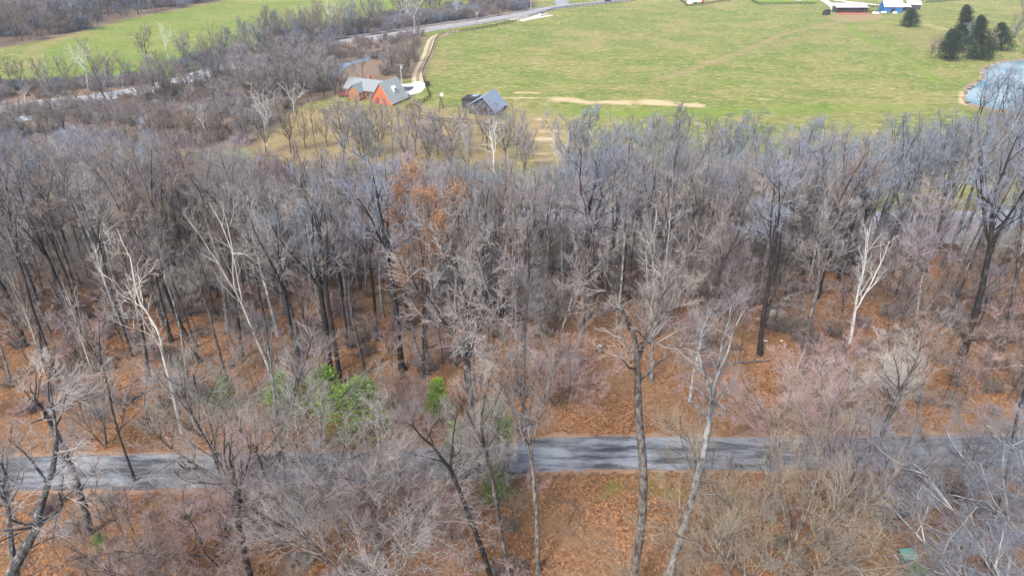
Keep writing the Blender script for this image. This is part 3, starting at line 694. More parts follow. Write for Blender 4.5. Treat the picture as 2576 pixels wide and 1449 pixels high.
hero('snag', 232, 935, 160, 700, 'bark_pale', 'tw_pale', 'slender pale trunk right of the one near the left edge', group=G2, wide=.6, rz=2)
hero('oak2', 1912, 892, 1962, 400, 'bark_black', 'tw_blue', 'dark trunk standing alone right of centre beside the fallen logs', group=G2, wide=.9)
hero('oak0', 2014, 948, 2110, 440, 'bark_grey', 'tw_grey', 'grey slanting trunk left of the white snag', group=G2, wide=.9)
hero('snag', 2138, 864, 2215, 545, 'bark_white', 'tw_pale', 'white barked bare snag in the right part of the wood', name='dead_tree', group=G2, wide=.95, rz=.5)
hero('oak3', 2422, 893, 2560, 290, 'bark_black', 'tw_blue', 'tall dark tree near the right edge above the orange litter', group=G2)
hero('tall0', 2525, 885, 2650, 330, 'bark_dark', 'tw_grey', 'dark tree at the right edge beyond the lane', group=G2)
hero('oak1', 1482, 800, 1500, 330, 'bark_black', 'tw_blue', 'large dark crowned tree right of centre with clustered trunks', group=G2, wide=1.2)
hero('oak2', 1512, 790, 1570, 380, 'bark_black', 'tw_grey', 'second trunk of the cluster right of centre', group=G2, wide=.9)
hero('oak2', 375, 960, 300, 520, 'bark_dark', 'tw_brown', 'dark trunk behind the white limbed sycamore', group=G2, wide=.8)
hero('tall5', 2290, 900, 2370, 470, 'bark_grey', 'tw_mauve', 'grey tree between the white snag and the right edge', group=G2, wide=.9)
hero('tall7', 920, 940, 850, 440, 'bark_grey', 'tw_mauve', 'grey trunk between the dark pair and the tall forked tree', group=G2, wide=.8)
hero('oak0', 610, 900, 540, 450, 'bark_black', 'tw_brown', 'dark trunk between the bowed trunk and the pale brown one', group=G2, wide=.8)
hero('tall8', 1145, 920, 1130, 430, 'bark_grey', 'tw_grey', 'grey tree immediately right of the orange leaved tree', group=G2, wide=.9)
hero('leafy', 1640, 960, 1680, 620, 'bark_lichen', 'tw_pale', 'lichen grey tree flecked with tan leaves above the lane right of centre', group=G2, leaf='leaf_tan', wide=1.2)
hero('tall6', 1300, 900, 1300, 520, 'bark_grey', 'tw_mauve', 'grey tree in the centre of the wood, left of the open litter slope', group=G2, wide=.9)
G3 = 'white barked sycamores along the valley'
for kd, bx, by, tx, ty, lb in (
    ('syc0', 835, 85, 828, -6, 'big white branched sycamore in front of the far left field'),
    ('syc1', 1042, 82, 1036, -12, 'white sycamore beside the highway at the top'),
    ('syc2', 1150, 50, 1148, -20, 'white sycamore top beyond the highway bend'),
    ('syc0', 1335, 22, 1338, -30, 'pale sycamore beyond the highway left of the side road'),
    ('syc1', 222, 228, 193, 106, 'tall white sycamore between the green field and the highway at left'),
    ('syc2', 312, 256, 298, 178, 'white forked sycamore standing at the highway edge, left'),
    ('syc0', 62, 258, 58, 205, 'short white sycamore left of the highway edge at far left'),
    ('syc1', 424, 150, 412, 62, 'thin pale sycamore against the green field'),
    ('snag', 415, 205, 398, 150, 'thin white snag at the highway edge right of the forked sycamore'),
    ('syc2', 520, 343, 490, 258, 'bright white sycamore with crooked limbs above the wood at left'),
    ('syc0', 672, 368, 648, 215, 'thin white sycamore at the left of the tan meadow'),
    ('syc1', 742, 290, 733, 205, 'white sycamore beside the dark log fence left of the house'),
    ('syc2', 1242, 432, 1240, 292, 'white many limbed sycamore below the grey barn'),
    ('snag', 1190, 420, 1160, 300, 'leaning white sycamore left of the many limbed one'),
    ('syc0', 940, 360, 915, 285, 'small white sycamore below the house'),
    ('syc1', 1405, 450, 1395, 330, 'pale sycamore right of the sandy patch'),
    ('syc2', 1475, 440, 1490, 325, 'pale sycamore at the pasture edge right of the sandy patch'),
    ('snag', 1545, 420, 1560, 330, 'thin pale sycamore at the pasture edge near the middle'),
    ('syc0', 1725, 440, 1740, 345, 'white sycamore at the pasture edge among blue grey crowns'),
    ('snag', 1790, 430, 1850, 370, 'slanting white sycamore at the pasture edge right of the blue grey crowns')):
    hero(kd, bx, by, tx, ty, 'bark_white', 'tw_white', lb, name='sycamore_tree', group=G3, wide=0.95)
hero('fan2', 893, 330, 884, 228, 'bark_dark', 'tw_grey', 'bare tree in front of the low wing of the house', wide=.9)
hero('fan3', 935, 335, 925, 240, 'bark_dark', 'tw_grey', 'bare tree in front of the orange gable of the house', wide=.8)
hero('fan1', 2455, 128, 2450, 50, 'bark_dark', 'tw_blue', 'grey bare tree standing among the cedars by the pond')
hero('fan0', 2492, 150, 2490, 75, 'bark_dark', 'tw_brown', 'brownish bare tree at the pond end of the cedar clump')
hero('fan0', 237, 215, 247, 112, 'bark_dark', 'tw_olive', 'crooked dark tree in front of the vivid green field')
hero('fan1', 374, 165, 358, 64, 'bark_dark', 'tw_olive', 'thin olive tree against the green field at left')
hero('tall2', 905, 205, 880, 140, 'bark_dark', 'tw_grey', 'dark thin tree left of the house by the creek')
hero('syc1', 915, 208, 912, 112, 'bark_grey', 'tw_grey', 'tall grey tree rising behind the house roof by the creek')
# evergreens
for kd, bx, by, tx, ty, mt, wd, lb in (
    ('loose0', 812, 1030, 815, 922, 'green_bright', 1.6, 'bright green evergreen on the litter slope, left of the pair'),
    ('loose0', 895, 1080, 905, 955, 'green_bright', 1.9, 'bright green evergreen on the litter slope, right of the pair'),
    ('loose1', 1095, 1065, 1100, 950, 'green_bright', 1.0, 'green evergreen showing through grey twigs left of the central trunk'),
    ('loose1', 725, 1060, 700, 940, 'green_dull', 1.4, 'dull green evergreen behind the pale round crown'),
    ('loose1', 1255, 1120, 1250, 1000, 'green_dull', 1.0, 'dull green shrub just above the lane at the central trunk'),
    ('loose1', 1160, 1185, 1150, 1060, 'green_dull', 1.1, 'dull green shrub left of the central trunk at the lane'),
    ('loose0', 1252, 1262, 1248, 1150, 'green_dull', .9, 'dark green shrub on the near side of the lane at the centre'),
    ('loose1', 245, 1385, 245, 1340, 'green_dull', 1.0, 'small green shrub at the lower left'),
    ('loose1', 2025, 660, 2040, 480, 'green_dark', 1.1, 'dark green evergreen deep in the right half of the wood'),
    ('loose1', 560, 1030, 560, 945, 'green_dull', 1.2, 'dull green shrub left of the pale round crown'),
    ('loose0', 2310, 1460, 2310, 1420, 'green_dull', 1.5, 'low green shrub at the bottom edge right of the utility box'),
    ('cedar0', 2289, 68, 2293, 22, 'green_dark', 1.45, 'round dark cedar alone in front of the blue barn'),
    ('cedar0', 2397, 151, 2398, 76, 'green_dark', 1.3, 'broad dark cedar at the front left of the pond clump'),
    ('cedar1', 2428, 112, 2432, 14, 'green_dark', 1.2, 'tallest dark cedar at the back of the pond clump'),
    ('cedar1', 2470, 150, 2468, 40, 'green_dark', 1.1, 'narrow dark cedar in the middle of the pond clump'),
    ('cedar0', 2520, 128, 2518, 60, 'green_dark', 1.1, 'dark cedar at the right of the pond clump')):
    hero(kd, bx, by, tx, ty, 'bark_dark', mt, lb, name='evergreen_tree', cat='evergreen', wide=wd)

# --- filling the wood
rng = random.Random(77)
def near(x, y, d): return any((x-a)**2+(y-b)**2 < d*d for a, b in placed)
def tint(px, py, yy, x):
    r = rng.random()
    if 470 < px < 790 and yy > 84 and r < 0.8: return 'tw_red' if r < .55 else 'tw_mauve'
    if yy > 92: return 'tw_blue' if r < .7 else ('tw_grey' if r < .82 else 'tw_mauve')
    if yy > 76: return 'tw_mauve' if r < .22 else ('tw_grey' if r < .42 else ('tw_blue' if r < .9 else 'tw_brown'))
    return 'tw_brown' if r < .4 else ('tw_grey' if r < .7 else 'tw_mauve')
def open_zone(px, py):
    return (1330 < px < 1900 and py > 815) or (1930 < px < 2130 and py > 770) or (2130 < px < 2620 and py > 700) or py > 900
cands = []
for _ in range(14000):
    y = rng.uniform(56, 121); x = rng.uniform(-1, 1)*(y*0.86+9)
    z = float(ground(x, y)); px, py = proj(x, y, z)
    if open_zone(px, py) and rng.random() > 0.0012: continue
    if 2060 < px < 2260 and y < 74: continue
    if 1290 < px < 1430 and y > 104: continue
    if 48 < x < 120 and 107 < y and rng.random() > .35: continue
    if 955 < px < 1165 and y < 66: continue
    if near(x, y, 4.6 if y < 94 else 3.4): continue
    placed.append((x, y)); cands.append((x, y, z, px, py))
for _ in range(9000):
    y = rng.uniform(53, 100); x = rng.uniform(-1, 1)*(y*0.86+9)
    z = float(ground(x, y)); px, py = proj(x, y, z)
    if py > 970 or (px > 1180 and (py > 880 or open_zone(px, py)) and rng.random() > .01): continue
    if 2060 < px < 2260 and y < 74: continue
    if 955 < px < 1165 and y < 66: continue
    if px > 1180 and rng.random() > .7: continue
    if near(x, y, 2.9): continue
    placed.append((x, y)); cands.append((x, y, z, px, -py))
SKY = ([-400, 0, 200, 350, 480, 620, 750, 850, 1000, 1200, 1400, 1480, 1600, 1720, 1790, 1900, 2000, 2150, 2300, 2400, 2450, 2576, 3000],
       [330, 330, 320, 335, 352, 378, 392, 385, 402, 408, 402, 360, 318, 312, 372, 355, 335, 335, 305, 295, 288, 268, 260])
kept = []
for x, y, z, px, py in cands:
    ed = y > 108 and -20 < x < 45; slim = py < 0; py = abs(py)
    h = rng.uniform(16, 24.5) if not ed else rng.uniform(13, 18)
    if x < -25 and y > 98: h = rng.uniform(18, 22)
    if x > 62 and y > 80: h = rng.uniform(23, 27)
    if slim: h = rng.uniform(14, 21)
    while h > 6:
        tp = proj(x, y, z+h)
        if tp[1] > np.interp(tp[0], *SKY)+rng.gauss(9, 15): break
        h -= 0.7
    if h < 8.5: continue
    bk = rng.choice(['bark_black', 'bark_dark', 'bark_dark', 'bark_grey', 'bark_lichen'])
    zone = ('left part' if px < 800 else 'middle' if px < 1750 else 'right part')
    dep = 'front' if y < 74 else ('heart' if y < 96 else 'far edge')
    tm = tint(px, py, y, x)
    tw_word = {'tw_red': 'reddish', 'tw_mauve': 'mauve', 'tw_grey': 'grey', 'tw_blue': 'blue grey', 'tw_brown': 'brown'}[tm]
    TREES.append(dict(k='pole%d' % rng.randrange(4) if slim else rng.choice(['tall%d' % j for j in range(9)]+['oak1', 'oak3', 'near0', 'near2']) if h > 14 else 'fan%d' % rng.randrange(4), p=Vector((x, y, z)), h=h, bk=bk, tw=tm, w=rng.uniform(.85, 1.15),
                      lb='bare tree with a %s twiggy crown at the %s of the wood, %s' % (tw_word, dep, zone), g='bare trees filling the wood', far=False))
# --- trees on the valley floor, by zone in the photo
HWL = ([p[0] for p in hw_px], [p[1] for p in hw_px])
def zone_trees(n, poly, hmin, hmax, kinds, tws, lb, grp, spacing, far=False, barks=('bark_dark', 'bark_grey'), low=False):
    P = W2(poly); xs_ = [p[0] for p in P]; ys_ = [p[1] for p in P]; k = 0; tries = 0
    while k < n and tries < n*60:
        tries += 1
        x, y = rng.uniform(min(xs_), max(xs_)), rng.uniform(min(ys_), max(ys_))
        if float(poly_sd(P, np.array([x]), np.array([y]))[0]) < 0 or near(x, y, spacing): continue
        if line_d(hw, np.array([x]), np.array([y]))[0] < 7.5: continue
        hh = rng.uniform(hmin, hmax)
        if low and 845 < proj(x, y, ZV)[0] < 965 and y < 262 and rng.random() < .82: continue
        if low:
            a_ = proj(x, y, ZV+hh)
            if a_[1] < np.interp(a_[0], *HWL)+12 and rng.random() < (.6 if a_[0] < 470 else .62 if a_[0] < 830 else .97): 
                hh *= .55; a_ = proj(x, y, ZV+hh)
                if a_[1] < np.interp(a_[0], *HWL)+8: continue
        if not far and y < 200 and proj(x, y, ZV)[0] < 1330:
            while hh > 5 and proj(x, y, ZV+hh)[1] < 254+rng.gauss(8, 16): hh -= .6
        placed.append((x, y)); k += 1
        TREES.append(dict(k=rng.choice(kinds), p=Vector((x, y, float(ground(x, y)))), h=hh, bk=rng.choice(barks), tw=rng.choice(tws), w=rng.uniform(.9, 1.3), lb=lb, g=grp, far=far))
FAN = ['fan0', 'fan1', 'fan2', 'fan3']
zone_trees(26, [(620, 335), (900, 315), (1060, 320), (1080, 400), (900, 420), (640, 400)], 11, 16, FAN+['pole0', 'pole1', 'pole2', 'fan0'], ['tw_olive', 'tw_grey'], 'dark stemmed tree on the meadow below the house', 'trees on the tan meadow', 4)
zone_trees(22, [(900, 370), (1200, 350), (1340, 400), (1340, 450), (900, 450)], 9, 14, FAN, ['tw_grey', 'tw_mauve'], 'grey tree at the wood edge below the barn', 'trees along the near edge of the meadow', 4)
zone_trees(26, [(1420, 420), (1880, 410), (1900, 470), (1420, 470)], 11, 15, FAN+['tall1'], ['tw_blue', 'tw_grey', 'tw_blue'], 'blue grey tree where the wood meets the pasture', 'trees at the pasture edge', 3.5)
zone_trees(14, [(1880, 440), (2300, 400), (2700, 400), (2700, 470), (1900, 480)], 11, 15, FAN+['tall4'], ['tw_blue', 'tw_mauve'], 'blue grey tree at the pasture edge, right side', 'trees at the pasture edge', 4)
zone_trees(16, [(2450, 290), (2620, 300), (2700, 330), (2700, 420), (2420, 400)], 14, 18, ['tall2', 'tall5', 'fan1', 'tall7'], ['tw_blue'], 'tall blue grey tree standing before the pond', 'trees before the pond', 5)
zone_trees(250, [(330, 352), (-200, 352), (-200, 275), (200, 262), (480, 235), (620, 190), (840, 145), (860, 235), (740, 272), (700, 300), (620, 360)], 9, 14, FAN, ['tw_brown', 'tw_grey', 'tw_mauve', 'tw_grey'], 'bare tree in the thicket below the highway', 'thicket trees below the highway', 3.4, low=True)
zone_trees(26, [(965, 190), (958, 128), (1000, 108), (1050, 98), (1058, 104), (1045, 170), (1025, 195)], 8, 12, FAN, ['tw_brown', 'tw_grey', 'tw_brown'], 'bare tree in the copse behind the house', 'copse behind the house', 4.0, low=True)
zone_trees(24, [(-100, 240), (60, 222), (250, 224), (420, 200), (420, 185), (200, 212), (-100, 205)], 6, 10, FAN, ['tw_grey', 'tw_olive'], 'bare tree on the far highway verge', 'trees along the far side of the highway', 5)
zone_trees(55, [(430, 195), (480, 165), (600, 130), (730, 95), (860, 75), (960, 62), (960, 80), (860, 98), (700, 130), (560, 165)], 10, 15, FAN, ['tw_blue', 'tw_grey', 'tw_olive'], 'dusky tree in the row along the left field', 'tree row along the left field', 5)
zone_trees(40, [(960, 66), (965, 30), (1060, -2), (1200, -8), (1330, -12), (1330, 20), (1200, 42), (1070, 58)], 12, 17, FAN+['tall3'], ['tw_mauve', 'tw_brown', 'tw_grey'], 'bare tree in the dark belt beyond the highway', 'dark belt beyond the highway', 5)
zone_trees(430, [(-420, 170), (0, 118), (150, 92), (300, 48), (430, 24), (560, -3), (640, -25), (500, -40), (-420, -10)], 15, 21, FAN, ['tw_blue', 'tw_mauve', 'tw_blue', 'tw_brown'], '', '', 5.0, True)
zone_trees(10, [(2490, 130), (2540, 60), (2640, 40), (2700, 110), (2600, 140)], 9, 13, FAN, ['tw_blue', 'tw_brown'], 'bare tree behind the cedars beside the pond', 'trees beside the pond', 4)
zone_trees(5, [(2330, 150), (2345, 120), (2375, 125), (2370, 148)], 6, 8, FAN, ['tw_brown'], 'small bare tree left of the cedar clump', 'trees beside the pond', 4)
for t in TREES:
    t['s'] = t['h']/max(20, (t['p']-Vector((0, 0, HC))).length)
    a = proj(*t['p']); b = proj(t['p'].x, t['p'].y, t['p'].z+t['h'])
    t['vis'] = -60 < (a[0]+b[0])/2 < 2640 and b[1] < 1449 and a[1] > 0
order = sorted([t for t in TREES if not t['far'] and t['vis']], key=lambda t: -t['s'])
n_ind = 300 - 79
ind, rest = order[:n_ind], order[n_ind:] + [t for t in TREES if t['far'] or not t['vis']]
print('TREES', len(TREES), 'individual', len(ind), 'mass', len(rest))
ORD = 'nearest second third fourth fifth sixth seventh eighth ninth tenth eleventh twelfth thirteenth fourteenth fifteenth sixteenth seventeenth eighteenth nineteenth twentieth'.split()
ORD += ['twenty-'+w for w in 'first second third fourth fifth sixth seventh eighth ninth'.split()] + ['thirtieth'] + ['thirty-'+w for w in 'first second third fourth fifth sixth seventh eighth ninth'.split()] + ['fortieth'] + ['forty-'+w for w in 'first second third fourth fifth sixth seventh eighth ninth'.split()] + ['fiftieth']
def nth(i): return ORD[min(i, len(ORD)-1)]
LM = [('pale slender trunk by the left edge', 112, 935), ('white limbed sycamore', 458, 1088), ('bowed dark trunk', 505, 910), ('long pale brown trunk', 690, 960),
      ('dark pair behind the bright evergreens', 850, 960), ('tall dark forked tree', 1012, 932), ('orange leaved tree', 1075, 880), ('dark central trunk', 1197, 1190),
      ('dark tree stump', 1507, 888), ('clustered dark trunks', 1495, 795), ('pale rounded boulder', 1953, 792), ('lone dark trunk', 1912, 892), ('deep green evergreen', 2025, 660),
      ('white snag', 2138, 864), ('tall dark tree near the right edge', 2422, 893), ('grey barn', 1215, 290), ('red maple crowns', 620, 560), ('sandy patch', 1370, 410), ('tan sand spit of the pond', 2428, 300), ('many limbed sycamore below the barn', 1242, 432)]
LMW = [(n_, gp(a, b)) for n_, a, b in LM]; bag = {}
for t in ind:
    if t['g'] == 'bare trees filling the wood':
        n_, q = min(LMW, key=lambda e: (e[1].xy-t['p'].xy).length); d_ = t['p']-q
        side = ('left of' if d_.x < 0 else 'right of') if abs(d_.x) > abs(d_.y)*.8 else ('behind' if d_.y > 0 else 'in front of')
        t['side'] = side; t['lm'] = n_; bag.setdefault((n_, side), []).append((d_.xy.length, t))
    else: bag.setdefault(t['lb'], []).append((proj(*t['p'])[0], t))
for key, L_ in bag.items():
    L_.sort(key=lambda e: e[0])
    for i, (_, t) in enumerate(L_):
        tw_word = {'tw_red': 'reddish', 'tw_mauve': 'mauve', 'tw_grey': 'grey', 'tw_blue': 'blue grey', 'tw_brown': 'brown', 'tw_olive': 'olive'}[t['tw']]
        if isinstance(key, tuple):
            t['lb'] = '%s crowned tree, %s %s the %s' % (tw_word, 'nearest' if i == 0 else nth(i)+' nearest', key[1], key[0])
        else:
            t['lb'] = '%s, %s' % (key, 'leftmost' if i == 0 else nth(i)+' from the left')
for t in ind:
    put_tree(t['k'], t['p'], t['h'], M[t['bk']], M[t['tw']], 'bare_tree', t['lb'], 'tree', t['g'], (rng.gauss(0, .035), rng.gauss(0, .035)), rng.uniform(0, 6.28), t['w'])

# --- masses: instanced over points with geometry nodes
def mass(name, items, kinds, label, cat, mats):
    src = bpy.data.collections.new(name+'_source'); order_ = []
    combos = sorted(set((k, m) for k, m, *_ in items))
    for i, (k, m) in enumerate(combos):
        kk = K[k]; bm_v = []
        a, b = kk.trunk, kk.crown
        me = bpy.data.meshes.new('mass_tree')
        va = np.empty(len(a.vertices)*3, np.float32); a.vertices.foreach_get('co', va); vb = np.empty(len(b.vertices)*3, np.float32); b.vertices.foreach_get('co', vb)
        la = np.empty(len(a.loops), np.int32); a.loops.foreach_get('vertex_index', la); lb_ = np.empty(len(b.loops), np.int32); b.loops.foreach_get('vertex_index', lb_)
        Qa = la.reshape(-1, 4); Qb = lb_.reshape(-1, 4)+len(a.vertices)
        me = mesh_np('mass_tree', np.concatenate([va, vb]).reshape(-1, 3), np.concatenate([Qa, Qb]))
        me.materials.append(M['bark_dark'] if m not in ('tw_pale',) else M['bark_grey']); me.materials.append(M[m])
        me.polygons.foreach_set('material_index', np.concatenate([np.zeros(len(Qa), np.int32), np.ones(len(Qb), np.int32)]))
        src.objects.link(bpy.data.objects.new('%03d' % i, me))
    pm = bpy.data.meshes.new(name); pm.vertices.add(len(items))
    pm.vertices.foreach_set('co', np.array([tuple(it[2]) for it in items], np.float32).ravel())
    for an, ty, vals in (('pick', 'INT', [combos.index((it[0], it[1])) for it in items]), ('sc', 'FLOAT', [it[3]/K[it[0]].h for it in items]), ('rz', 'FLOAT', [rng.uniform(0, 6.28) for _ in items])):
        a = pm.attributes.new(an, ty, 'POINT'); a.data.foreach_set('value', np.array(vals, np.int32 if ty == 'INT' else np.float32))
    o = bpy.data.objects.new(name, pm); link(o, label=label, cat=cat, kind='stuff')
    g = bpy.data.node_groups.new(name, 'GeometryNodeTree')
    g.interface.new_socket('Geometry', in_out='INPUT', socket_type='NodeSocketGeometry'); g.interface.new_socket('Geometry', in_out='OUTPUT', socket_type='NodeSocketGeometry')
    gi, go = g.nodes.new('NodeGroupInput'), g.nodes.new('NodeGroupOutput')
    iop = g.nodes.new('GeometryNodeInstanceOnPoints'); ci = g.nodes.new('GeometryNodeCollectionInfo')
    ci.inputs['Collection'].default_value = src; ci.inputs['Separate Children'].default_value = True; ci.inputs['Reset Children'].default_value = True
    def na(n_, t_):
        x = g.nodes.new('GeometryNodeInputNamedAttribute'); x.data_type = t_; x.inputs['Name'].default_value = n_; return x.outputs[0]
    cx = g.nodes.new('ShaderNodeCombineXYZ')
    g.links.new(gi.outputs[0], iop.inputs['Points']); g.links.new(ci.outputs[0], iop.inputs['Instance'])
    iop.inputs['Pick Instance'].default_value = True
    g.links.new(na('pick', 'INT'), iop.inputs['Instance Index']); g.links.new(na('rz', 'FLOAT'), cx.inputs[2])
    g.links.new(cx.outputs[0], iop.inputs['Rotation']); g.links.new(na('sc', 'FLOAT'), iop.inputs['Scale'])
    g.links.new(iop.outputs[0], go.inputs[0])
    md = o.modifiers.new('scatter', 'NODES'); md.node_group = g
    return o
mass('distant_woods', [(t['k'], t['tw'], t['p'], t['h']) for t in rest], None, 'blue grey leafless woods massed beyond the far left field and the highway', 'woods', None)
items = []
def scatter(n, y0, y1, kinds, tws, h0, h1, test=None, lane_gap=3.2):
    k = 0; lx = np.array([p[0] for p in lane]); ly = np.array([p[1] for p in lane])
    while k < n:
        y = rng.uniform(y0, y1); x = rng.uniform(-1, 1)*(y*.86+8); z = float(ground(x, y))
        if abs(y-np.interp(x, lx, ly)) < lane_gap: continue
        if test and not test(*proj(x, y, z)): continue
        items.append((rng.choice(kinds), rng.choice(tws), Vector((x, y, z-.05)), rng.uniform(h0, h1))); k += 1
SAP = ['sap0', 'sap1', 'sap2']; BR = ['brush0', 'brush1']
scatter(130, 62, 112, ['dome0', 'dome1', 'dome2', 'dome3', 'sap0', 'sap1'], ['tw_brown', 'tw_grey', 'tw_mauve', 'tw_pale'], 7, 12, lambda a, b: not (1900 < a < 2600 and b > 700))
scatter(520, 49, 112, SAP, ['tw_brown', 'tw_pink', 'tw_grey', 'tw_mauve'], 3.5, 8.5, lambda a, b: not (1350 < a < 2050 and 860 < b < 1100 and rng.random() < .8))
scatter(330, 49, 90, BR, ['tw_brown', 'tw_pink'], 0.8, 2.2, lambda a, b: not (1350 < a < 2050 and 900 < b and rng.random() < .6))
scatter(90, 26, 43.5, SAP, ['tw_brown', 'tw_pink', 'tw_grey'], 2.5, 6, lambda a, b: not (1360 < a < 1700) and not (2180 < a < 2400 and b > 1330))
scatter(110, 26, 44, BR, ['tw_brown', 'tw_pink', 'tw_olive', 'tw_pale'], 0.5, 1.3, lambda a, b: not (1330 < a < 1900) and not (2180 < a < 2380 and b > 1330))
mass('undergrowth', items, None, 'thin bare saplings and brush growing through the leaf litter', 'undergrowth', None)
items = []
Pr = riparian; k = 0
while k < 420:
    x, y = rng.uniform(-170, 0), rng.uniform(150, 330)
    if float(poly_sd(Pr, np.array([x]), np.array([y]))[0]) < 1 or line_d(hw, np.array([x]), np.array([y]))[0] < 6.5: continue
    if 840 < proj(x, y, ZV)[0] < 965 and y < 270: continue
    if m_straw[np.argmin(np.abs(np.array(ys)-y)), np.argmin(np.abs(np.array(xs)-x))] > .4: continue
    items.append((rng.choice(BR), rng.choice(['tw_brown', 'tw_brown', 'tw_mauve']), Vector((x, y, ZV-.05)), rng.uniform(1.5, 4))); k += 1
for (pl, n_, h0, h1, kk_) in ((farwood, 950, 3, 8, BR+['dome0', 'dome2']), (W2([(430, 195), (480, 165), (600, 130), (730, 95), (860, 75), (1060, 40), (1330, 0), (1330, 28), (1060, 66), (860, 100), (700, 135), (560, 168)]), 330, 2.5, 6.5, BR+['dome1', 'dome3']), (W2([(-100, 245), (60, 226), (250, 226), (420, 204), (420, 192), (240, 210), (-100, 222)]), 110, 1.5, 3.5, BR)):
    k = 0; xa = [p[0] for p in pl]; ya = [p[1] for p in pl]
    while k < n_:
        x, y = rng.uniform(min(xa), max(xa)), rng.uniform(min(ya), max(ya))
        if float(poly_sd(pl, np.array([x]), np.array([y]))[0]) < 0 or line_d(hw, np.array([x]), np.array([y]))[0] < 7: continue
        items.append((rng.choice(kk_), rng.choice(['tw_brown', 'tw_mauve', 'tw_blue']), Vector((x, y, ZV-.05)), rng.uniform(h0, h1))); k += 1
mass('thicket', items, None, 'low brown brush along the highway and under the far trees', 'brush', None)

# loose leaves lying on the litter and blown over the lane edges
r = np.random.RandomState(21); n = 130000
ly_ = 27+33*r.rand(n)**0.8; lx_ = (r.rand(n)*2-1)*(ly_*.84+8)
off = ly_-np.interp(lx_, [p[0] for p in lane], [p[1] for p in lane])
den = 0.55+0.45*nz(lx_, ly_, .5)+0.3*nz(lx_, ly_, 1.7, 3)
keep_ = (np.abs(off) > 2.2) & (r.rand(n) < den) | (np.abs(off) > 1.5) & (r.rand(n) < .22) | (r.rand(n) < .012)
lx_, ly_, off = lx_[keep_], ly_[keep_], off[keep_]
lz_ = ground(lx_, ly_)+np.where(np.abs(off) < 2.7, .07, .045)
nrm = norm(np.stack([r.normal(0, .35, len(lx_)), r.normal(0, .35, len(lx_)), np.ones(len(lx_))], -1)); U = norm(np.cross(nrm, r.normal(0, 1, nrm.shape))); Vv = np.cross(nrm, U)
sz = (.025+.035*r.rand(len(lx_), 1)); P = np.stack([lx_, ly_, lz_], -1)
me = mesh_np('fallen_leaves', np.stack([P-U*sz, P+Vv*sz*.6, P+U*sz, P-Vv*sz*.6], 1).reshape(-1, 3), np.arange(4*len(P)).reshape(-1, 4))
m_, t_, b_ = new_mat('fallen_leaf', 0.8); vo_ = N(t_, 'ShaderNodeTexVoronoi'); vo_.inputs['Scale'].default_value = 7; t_.links.new(coords(t_, 'Object'), vo_.inputs['Vector'])
bw_ = N(t_, 'ShaderNodeRGBToBW'); t_.links.new(vo_.outputs['Color'], bw_.inputs[0])
t_.links.new(ramp(t_, bw_.outputs[0], [(0.2, (0.20, 0.075, 0.03)), (0.5, (0.40, 0.19, 0.08)), (0.7, (0.46, 0.26, 0.12)), (0.9, (0.58, 0.40, 0.23))]), b_.inputs['Base Color'])
me.materials.append(m_); link(bpy.data.objects.new('fallen_leaves', me), kind='stuff', label='loose orange and tan leaves lying on the wood floor and lane edges', cat='leaves')

r = np.random.RandomState(31); n = 2600
ly_ = 27+58*r.rand(n)**0.9; lx_ = (r.rand(n)*2-1)*(ly_*.84+6); k_ = np.abs(ly_-np.interp(lx_, [p[0] for p in lane], [p[1] for p in lane])) > 2.6
lx_, ly_ = lx_[k_], ly_[k_]; an = r.rand(len(lx_))*6.28; Ls = .4+2.4*r.rand(len(lx_))**2.5; P0 = np.stack([lx_, ly_, ground(lx_, ly_)+.05], -1)
P1 = P0+np.stack([np.cos(an)*Ls, np.sin(an)*Ls, np.zeros(len(an))], -1); P1[:, 2] = ground(P1[:, 0], P1[:, 1])+.06+.1*r.rand(len(an)); Pm = (P0+P1)/2+r.normal(0, .08, P0.shape); Pm[:, 2] = ground(Pm[:, 0], Pm[:, 1])+.09
rr0 = .012+.03*r.rand(len(an))**2
me = mesh_np('fallen_twigs', *tubes([(np.stack([P0, Pm, P1], 1), np.stack([rr0, rr0*.8, rr0*.4], 1), 4)])); me.materials.append(M['bark_grey'])
link(bpy.data.objects.new('fallen_twigs', me), kind='stuff', label='grey sticks and fallen twigs strewn over the leaf litter', cat='twigs')

# ------------------------------------------------------------------ buildings
def gable(name, label, px, py, yaw, L, wl, wr, hr, el, er, wall, roof, over=0.25, cat='house', z=ZV):
    """ridge runs away from the viewer along local +y, front gable at y=0"""
    b = gp(px, py); t = empty(name, b, label, cat, rz=yaw)
    MB().prism([(-wl, 0), (wr, 0), (wr, er), (0, hr), (-wl, el)], 0.15, L-.15).build('wall', wall, t)
    r = MB()
    def ext(w, e, s):
        k = (hr-e)/w; return (s*(w+over), e-k*over)
    xl, zl = ext(wl, el, -1); xr_, zr = ext(wr, er, 1)
    r.slab((0, -over, hr+.14), (xl, -over, zl+.14), (xl, L+over, zl+.14), (0, L+over, hr+.14), .13)
    r.slab((0, L+over, hr+.14), (xr_, L+over, zr+.14), (xr_, -over, zr+.14), (0, -over, hr+.14), .13)
    ro = r.build('roof', roof, t)
    return t, ro
